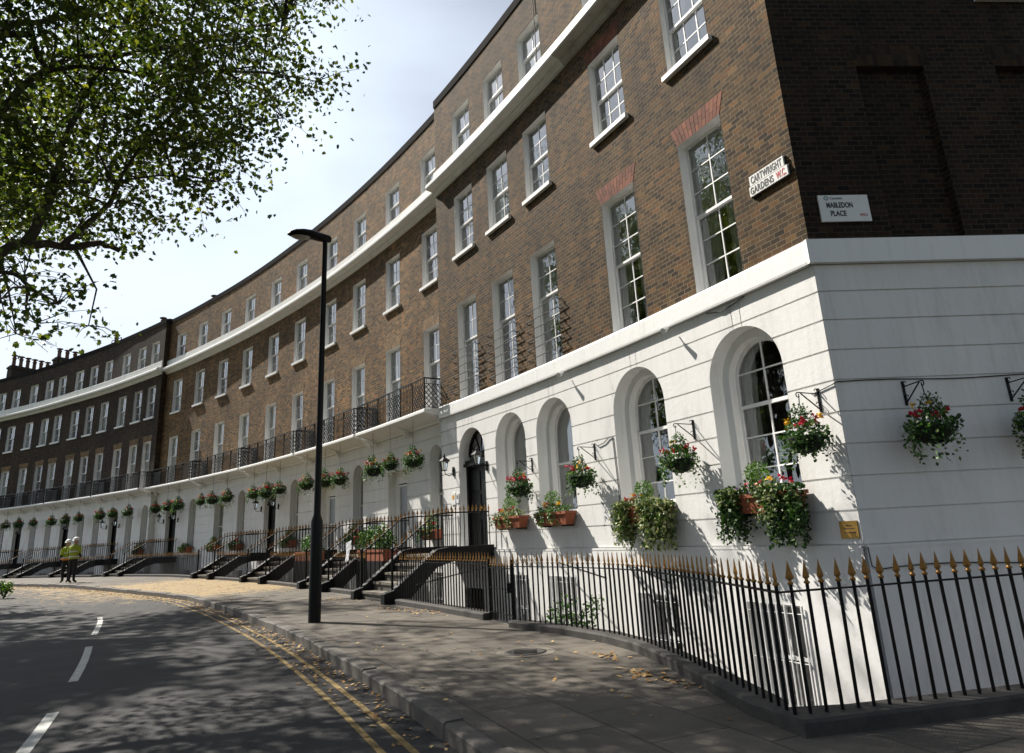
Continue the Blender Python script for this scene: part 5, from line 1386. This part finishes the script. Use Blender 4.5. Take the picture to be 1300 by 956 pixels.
BR2 = [([(-21, 16.4, 5.0), (-19.5, 17.2, 8.0), (-17.5, 18.2, 10.5), (-15.5, 19.0, 12.5), (-13.6, 19.6, 14.5)], .2, .03), ([(-21, 16.4, 5.8), (-22.5, 18.4, 9.0), (-24, 20.5, 12.0)], .18, .03), ([(-21, 16.4, 6.0), (-23.5, 15.0, 9.5), (-26, 13.5, 12.0)], .18, .03),
       ([(-21, 16.4, 6.4), (-20, 14.0, 9.5), (-18.5, 11.5, 12.0)], .18, .03), ([(-21, 16.4, 5.4), (-18.6, 17.2, 7.4), (-16.2, 17.6, 8.8), (-14.0, 17.4, 10.0)], .15, .03), ([(-21, 16.4, 7.5), (-20.5, 17.5, 11.0), (-19.0, 19.0, 15.0), (-18, 20, 17)], .2, .04)]
def plane_tree(label, trunk, rads, BRS, CLS, near):
    off = Vector((trunk[1][0], trunk[1][1], 0)); tr_ = empty('plane_tree', off, label, 'tree', 'plane trees in the garden')
    m = MB(); m.tube([Vector(p) - off for p in trunk], rads, 16); put('trunk', m.mesh('tree_trunk', M['bark']), tr_)
    node_pts = []
    for pts, ra, rb in BRS:
        q = []; P = [Vector(p) for p in pts]
        for i in range(len(P) - 1):
            for t in (0, .33, .66):
                q.append(P[i].lerp(P[i+1], t) + Vector((rt.uniform(-1, 1), rt.uniform(-1, 1), rt.uniform(-1, 1))) * .03 * (i > 0 or t > 0))
        q.append(P[-1]); n = len(q)
        m = MB(); m.tube([p - off for p in q], [(ra + (rb - ra) * (i / (n-1)) ** .7) * .82 for i in range(n)], 8); put('branch', m.mesh('tree_branch', M['bark']), tr_)
        node_pts += q[3:]
    tw = MB(); lf = MB()
    for (x, y, z, rad, n) in CLS:
        c = Vector((x, y, z)); base = min(node_pts, key=lambda p: (p - c).length); dist = (base - c).length
        mid = base.lerp(c, .5) + Vector((rt.uniform(-.2, .2), rt.uniform(-.2, .2), .12 * dist * rt.uniform(-.5, 1)))
        tw.tube([p - off for p in (base, base.lerp(mid, .5), mid, mid.lerp(c, .5), c)], [.022 + .006*min(dist, 3), .018, .014, .011, .008], 5, cap=False)
        big = n < 0; n = abs(n); nt_ = 4 if big else 6; tips = []
        for k in range(nt_):
            d = Vector((rt.gauss(0, 1), rt.gauss(0, 1), rt.gauss(0, .8))).normalized() * rad * rt.uniform(.7, 1.25)
            tw.tube([c - off, c - off + d*.55 + Vector((0, 0, .05)), c - off + d], [.008, .005, .003], 4, cap=False); tips.append(d)
        for k in range(n):
            hid = big and n >= 200
            d = tips[k % nt_] * rt.uniform(.15, 1.15); j = rad * .33
            p = c - off + d + Vector((rt.gauss(0, j), rt.gauss(0, j), rt.gauss(0, j * .8)))
            w_ = p + off
            if hid and w_.y > 0 and math.hypot(w_.x, w_.y) < 17 and in_view(w_.x, w_.y, w_.z): continue
            leaf(lf, p, (.14 if n < 200 else .25) if big else .088, rt, 0, .35, 1)
    put('twigs', tw.mesh('tree_twigs', M['bark']), tr_); put('crown', lf.mesh('tree_leaves', M['leaf_tree']), tr_)
plane_tree('large leafy plane tree overhanging the road at upper left', [(-10.5, 7.15, -.1), (-10.48, 7.18, .5), (-10.4, 7.2, 2.0), (-10.42, 7.2, 4.5), (-10.45, 7.2, 7.2), (-10.5, 7.4, 9.5), (-10.4, 7.8, 12.0)], [.48, .36, .31, .28, .22, .13, .05], BR, CL, True)
plane_tree('farther plane tree seen through the leaves of the nearer one', [(-21, 16.35, -.1), (-21, 16.4, .6), (-21.0, 16.4, 3.0), (-21, 16.4, 6.0), (-21, 16.6, 9.0), (-20.8, 16.9, 14.0)], [.5, .38, .33, .29, .2, .05], BR2, FAR, False)

# ------------------------------------------------------------------ fallen leaves
m = MB()
def flat_leaf(x, y, z, s):
    a = rt.uniform(0, 6.28); u = Vector((math.cos(a), math.sin(a), rt.uniform(-.3, .3))) * s; v = Vector((-math.sin(a), math.cos(a), rt.uniform(-.3, .3))) * s * .6; c = Vector((x, y, z + s * .25)); q = rt.random()
    m.poly([c - u, c - v, c + u, c + v], [(q, .5)] * 4)
n = 0
while n < 5200:
    s = rt.uniform(-2.2, 42); t = rt.random()
    k = koff(s)
    if t < .50: r = k - abs(rt.gauss(0, .30)) - .02
    elif t < .72: r = k - rt.uniform(0, 5)
    else: r = rt.uniform(k + .2, roff(s) - .15)
    if rt.random() > litter_at(s, r) * 1.3: continue
    flat_leaf(*polar(s, r, ground(s) + (-.118 if r < k else .004)), rt.uniform(.012, .035)); n += 1
for s, r, q, cnt in ((-.2, -3.2, .25, 70), (7.2, -2.75, .35, 60), (8.2, -2.9, .4, 50), (11.5, -2.9, .5, 60), (1.0, -2.95, .2, 25)):
    for k in range(cnt): 
        ss = s + rt.gauss(0, q); rr_ = min(r + rt.gauss(0, q * .35), roff(ss) - .16); flat_leaf(*polar(ss, rr_, ground(ss) + .004), rt.uniform(.02, .045))
o = m.build('fallen_leaves', M['litter']); tag(o, kind='stuff')

# ------------------------------------------------------------------ people
def body_mesh(pose, name, m):
    v, e, rd = [], [], []
    idx = {}
    for k, (p, r) in pose['j'].items(): idx[k] = len(v); v.append(p); rd.append(r)
    for a, b in pose['b']: e.append((idx[a], idx[b]))
    me = bpy.data.meshes.new(name); me.from_pydata(v, e, []); o = bpy.data.objects.new(name, me); col.objects.link(o)
    sk = o.modifiers.new('s', 'SKIN'); sk.use_smooth_shade = True
    for i, r in enumerate(rd): me.skin_vertices[0].data[i].radius = r if isinstance(r, tuple) else (r, r)
    me.skin_vertices[0].data[idx['pelvis']].use_root = True
    sb = o.modifiers.new('d', 'SUBSURF'); sb.levels = 2; sb.render_levels = 2
    bpy.context.view_layer.update()
    out = bpy.data.meshes.new_from_object(o.evaluated_get(bpy.context.evaluated_depsgraph_get())); bpy.data.objects.remove(o)
    out.materials.clear(); out.materials.append(m); return out
def person(loc, rz, label, H, trim, armf):
    e = empty('person', loc, label, 'person', 'two workmen in hi-vis vests', rz); k = H / 1.75
    J = {'pelvis': ((0, 0, .95), (.15, .11)), 'waist': ((0, 0, 1.08), (.14, .10)), 'chest': ((0, -.02, 1.28), (.17, .12)), 'neck': ((0, -.01, 1.47), (.06, .06)), 'head0': ((0, -.03, 1.55), (.07, .08)), 'head': ((0, -.035, 1.63), (.082, .10)), 'top': ((0, -.02, 1.71), (.06, .075))}
    Bn = [('pelvis', 'waist'), ('waist', 'chest'), ('chest', 'neck'), ('neck', 'head0'), ('head0', 'head'), ('head', 'top')]
    for sx, n in ((-1, 'r'), (1, 'l')):
        sp = .10 if n == 'l' else .12
        J.update({'hip'+n: ((sx*.09, 0, .88), (.10, .11)), 'knee'+n: ((sx*sp, -.03 if n == 'l' else .03, .50), (.065, .07)), 'ank'+n: ((sx*sp, .02, .10), (.045, .05)), 'toe'+n: ((sx*sp*1.1, -.13, .035), (.04, .03)),
                  'sh'+n: ((sx*.19, 0, 1.41), (.065, .07)), 'elb'+n: ((sx*.25, armf*.02, 1.13), (.048, .05)), 'wri'+n: ((sx*(.22 - .1*armf), -.12 - .12*armf, .97 + .08*armf), (.034, .03))})
        Bn += [('pelvis', 'hip'+n), ('hip'+n, 'knee'+n), ('knee'+n, 'ank'+n), ('ank'+n, 'toe'+n), ('chest', 'sh'+n), ('sh'+n, 'elb'+n), ('elb'+n, 'wri'+n)]
    J = {a: (tuple(x * k for x in p), tuple(x * k for x in r)) for a, (p, r) in J.items()}
    me = body_mesh({'j': J, 'b': Bn}, 'person_body', M['navy'])
    me.materials.append(M['skin']); me.materials.append(M['boot'])
    for p in me.polygons:
        c = p.center / k
        if c.z > 1.46: p.material_index = 1
        elif c.z < .09: p.material_index = 2
    put('body', me, e)
    # hands: palm with four fingers and a thumb
    for sx, n in ((-1, 'r'), (1, 'l')):
        w = Vector(J['wri'+n][0]); d = (w - Vector(J['elb'+n][0])).normalized(); u = Vector((1, 0, 0)); v = d.cross(u).normalized()
        h = MB(); h.tube([w, w + d*.05*k, w + d*.09*k], [.026*k, .036*k, .034*k], 8)
        for f in range(4):
            b = w + d*.085*k + u*(f - 1.5)*.017*k; l = (.062, .07, .066, .05)[f] * k
            h.tube([b, b + d*l*.5 - v*.006, b + d*l*.85 - v*.024*k, b + d*l - v*.04*k], [.0095*k, .009*k, .008*k, .006*k], 6)
        b = w + d*.03*k - u*sx*.025*k; h.tube([b, b + d*.03*k - u*sx*.022*k, b + d*.055*k - u*sx*.025*k - v*.012], [.011*k, .01*k, .007*k], 6)
        put('hand', h.mesh('person_hand', M['skin']), e)
    # vest, helmet, face
    def ring(z, a, b, y0=0): return [(a*k*math.cos(t), (y0 + b*math.sin(t))*k, z*k) for t in [i*math.pi/10 for i in range(20)]]
    v = MB(); R3 = [ring(.93, .195, .155), ring(1.05, .185, .15), ring(1.2, .20, .16, -.01), ring(1.33, .225, .165, -.01), ring(1.43, .21, .13), ring(1.485, .11, .095)]
    v.grid(R3, smooth=True, closed=True); put('vest', v.mesh('vest', M['hivis']), e)
    v = MB(); v.grid([ring(1.0, .200, .16), ring(1.05, .198, .16)], closed=True); v.grid([ring(1.2, .212, .168, -.01), ring(1.25, .217, .172, -.01)], closed=True); put('reflective_stripe', v.mesh('vest_stripe', M['tape']), e)
    if trim:
        v = MB(); v.grid([ring(.925, .200, .16), ring(.985, .199, .16)], closed=True); put('vest_trim', v.mesh('vest_trim', M['hivis_o']), e)
    for sx, n in ((-1, 'r'), (1, 'l')):
        a, b = Vector(J['sh'+n][0]), Vector(J['elb'+n][0]); s = MB(); s.tube([a, a.lerp(b, .5), a.lerp(b, .95)], [.085*k, .078*k, .068*k], 10); put('sleeve', s.mesh('vest_sleeve', M['hivis']), e)
    hm = MB(); hm.lathe([(.155, 1.655), (.15, 1.665), (.135, 1.67), (.128, 1.71), (.10, 1.76), (.05, 1.79), (.005, 1.797)], 16); me = hm.mesh('helmet', M['helmet'])
    for q in me.vertices: q.co = Vector((q.co.x * .9 * k, (q.co.y * 1.05 - .03) * k, q.co.z * k))
    put('helmet', me, e)
    f = MB(); f.ball((-.032*k, -.125*k, 1.63*k), .011*k, 6, 4); f.ball((.032*k, -.125*k, 1.63*k), .011*k, 6, 4); put('eyes', f.mesh('eyes', M['lettering']), e)
    f = MB(); f.tube([(0, -.118*k, 1.635*k), (0, -.150*k, 1.60*k), (0, -.125*k, 1.59*k)], [.01*k, .017*k, .012*k], 6); f.box(-.028*k, .028*k, -.125*k, -.115*k, 1.555*k, 1.563*k)
    for sx in (-1, 1): f.ball((sx*.088*k, -.03*k, 1.61*k), .022*k, 6, 4, sz=1.4)
    put('face', f.mesh('face', M['skin']), e)
    return e
pa = polar(32.6, -5.35, ground(32)); pb = polar(31.7, -5.35, ground(32))
person(pa, math.atan2(pa.y, pa.x) + 1.57 + .5 + math.pi * 0, 'person in white helmet and orange-trimmed yellow vest, left of two workmen', 1.72, True, .8)
person(pb, math.atan2(pb.y, pb.x) + 1.57 - .7, 'person in white helmet and plain yellow vest, right of two workmen', 1.78, False, .3)

# ------------------------------------------------------------------ light, sky, camera
w = bpy.data.worlds.new('World'); scene.world = w; w.use_nodes = True
nt = w.node_tree; bg = nt.nodes['Background']
sky = node(nt, 'ShaderNodeTexSky'); sky.sky_type = 'NISHITA'; sky.sun_disc = False
sky.sun_elevation = R_(SUN_EL); sky.sun_rotation = R_(SUN_AZ); sky.air_density = 1.2; sky.dust_density = 2.2; sky.ozone_density = 1.0
tc = node(nt, 'ShaderNodeTexCoord'); mp = node(nt, 'ShaderNodeMapping'); mp.inputs['Scale'].default_value = (1.0, 1.0, 2.6)
nt.links.new(tc.outputs['Generated'], mp.inputs['Vector'])
nz = node(nt, 'ShaderNodeTexNoise', Scale=1.3, Detail=5.0, Roughness=.45, Distortion=.3); nt.links.new(mp.outputs[0], nz.inputs['Vector'])
# thin bright cloud on the sunward half of the sky, clear blue behind the camera
sdir = (math.sin(R_(SUN_AZ)), math.cos(R_(SUN_AZ)), .15)
dt = node(nt, 'ShaderNodeVectorMath', operation='DOT_PRODUCT'); dt.inputs[1].default_value = sdir; nt.links.new(tc.outputs['Generated'], dt.inputs[0])
half = ramp(nt, [(.10, (0, 0, 0)), (.75, (1, 1, 1))]); nt.links.new(dt.outputs['Value'], half.inputs['Fac'])
cr = ramp(nt, [(.34, (.18, .18, .18)), (.60, (.95, .95, .95))]); nt.links.new(nz.outputs['Fac'], cr.inputs['Fac'])
cm = mul(nt, cr.outputs['Color'], half.outputs['Color'])
hz = node(nt, 'ShaderNodeHueSaturation', Saturation=.62, Value=1.05); nt.links.new(sky.outputs[0], hz.inputs['Color'])   # summer haze pales the blue
mx = nt.nodes.new('ShaderNodeMix'); mx.data_type = 'RGBA'
nt.links.new(cm, mx.inputs[0]); nt.links.new(hz.outputs[0], mx.inputs[6]); mx.inputs[7].default_value = (9.4, 10.8, 12.6, 1)
nt.links.new(mx.outputs[2], bg.inputs['Color']); bg.inputs['Strength'].default_value = .060
sl = bpy.data.lights.new('sun', 'SUN'); sl.energy = 5.0; sl.angle = R_(.53); sl.color = (1.0, .945, .86)
so = bpy.data.objects.new('sun', sl); col.objects.link(so)
sd = Vector((math.sin(R_(SUN_AZ)) * math.cos(R_(SUN_EL)), math.cos(R_(SUN_AZ)) * math.cos(R_(SUN_EL)), math.sin(R_(SUN_EL))))
so.rotation_euler = (-sd).to_track_quat('-Z', 'Y').to_euler(); so.location = sd * 60
cd = bpy.data.cameras.new('camera'); co = bpy.data.objects.new('camera', cd); col.objects.link(co); scene.camera = co
cd.sensor_width = 36; cd.sensor_fit = 'HORIZONTAL'; cd.lens = 36 * 867.08 / 1300; cd.shift_y = -44.5 / 1300; cd.clip_end = 2000; cd.clip_start = .05
p, q = R_(15.712), R_(3.037)
fw = Vector((0, math.cos(p), math.sin(p))); up0 = Vector((0, -math.sin(p), math.cos(p))); rt0 = Vector((1, 0, 0))
rt1 = rt0 * math.cos(q) - up0 * math.sin(q); up1 = rt0 * math.sin(q) + up0 * math.cos(q)
co.matrix_world = Matrix(((rt1.x, up1.x, -fw.x, 0), (rt1.y, up1.y, -fw.y, 0), (rt1.z, up1.z, -fw.z, 1.3), (0, 0, 0, 1)))
vs = scene.view_settings; vs.view_transform = 'Standard'; vs.look = 'None'; vs.exposure = .80; vs.gamma = 1.0; vs.use_curve_mapping = False
scene.render.engine = 'CYCLES'; scene.cycles.max_bounces = 6; scene.cycles.transparent_max_bounces = 8; scene.cycles.diffuse_bounces = 3; scene.cycles.glossy_bounces = 2; scene.cycles.use_denoising = True
scene.cycles.caustics_reflective = False; scene.cycles.caustics_refractive = False
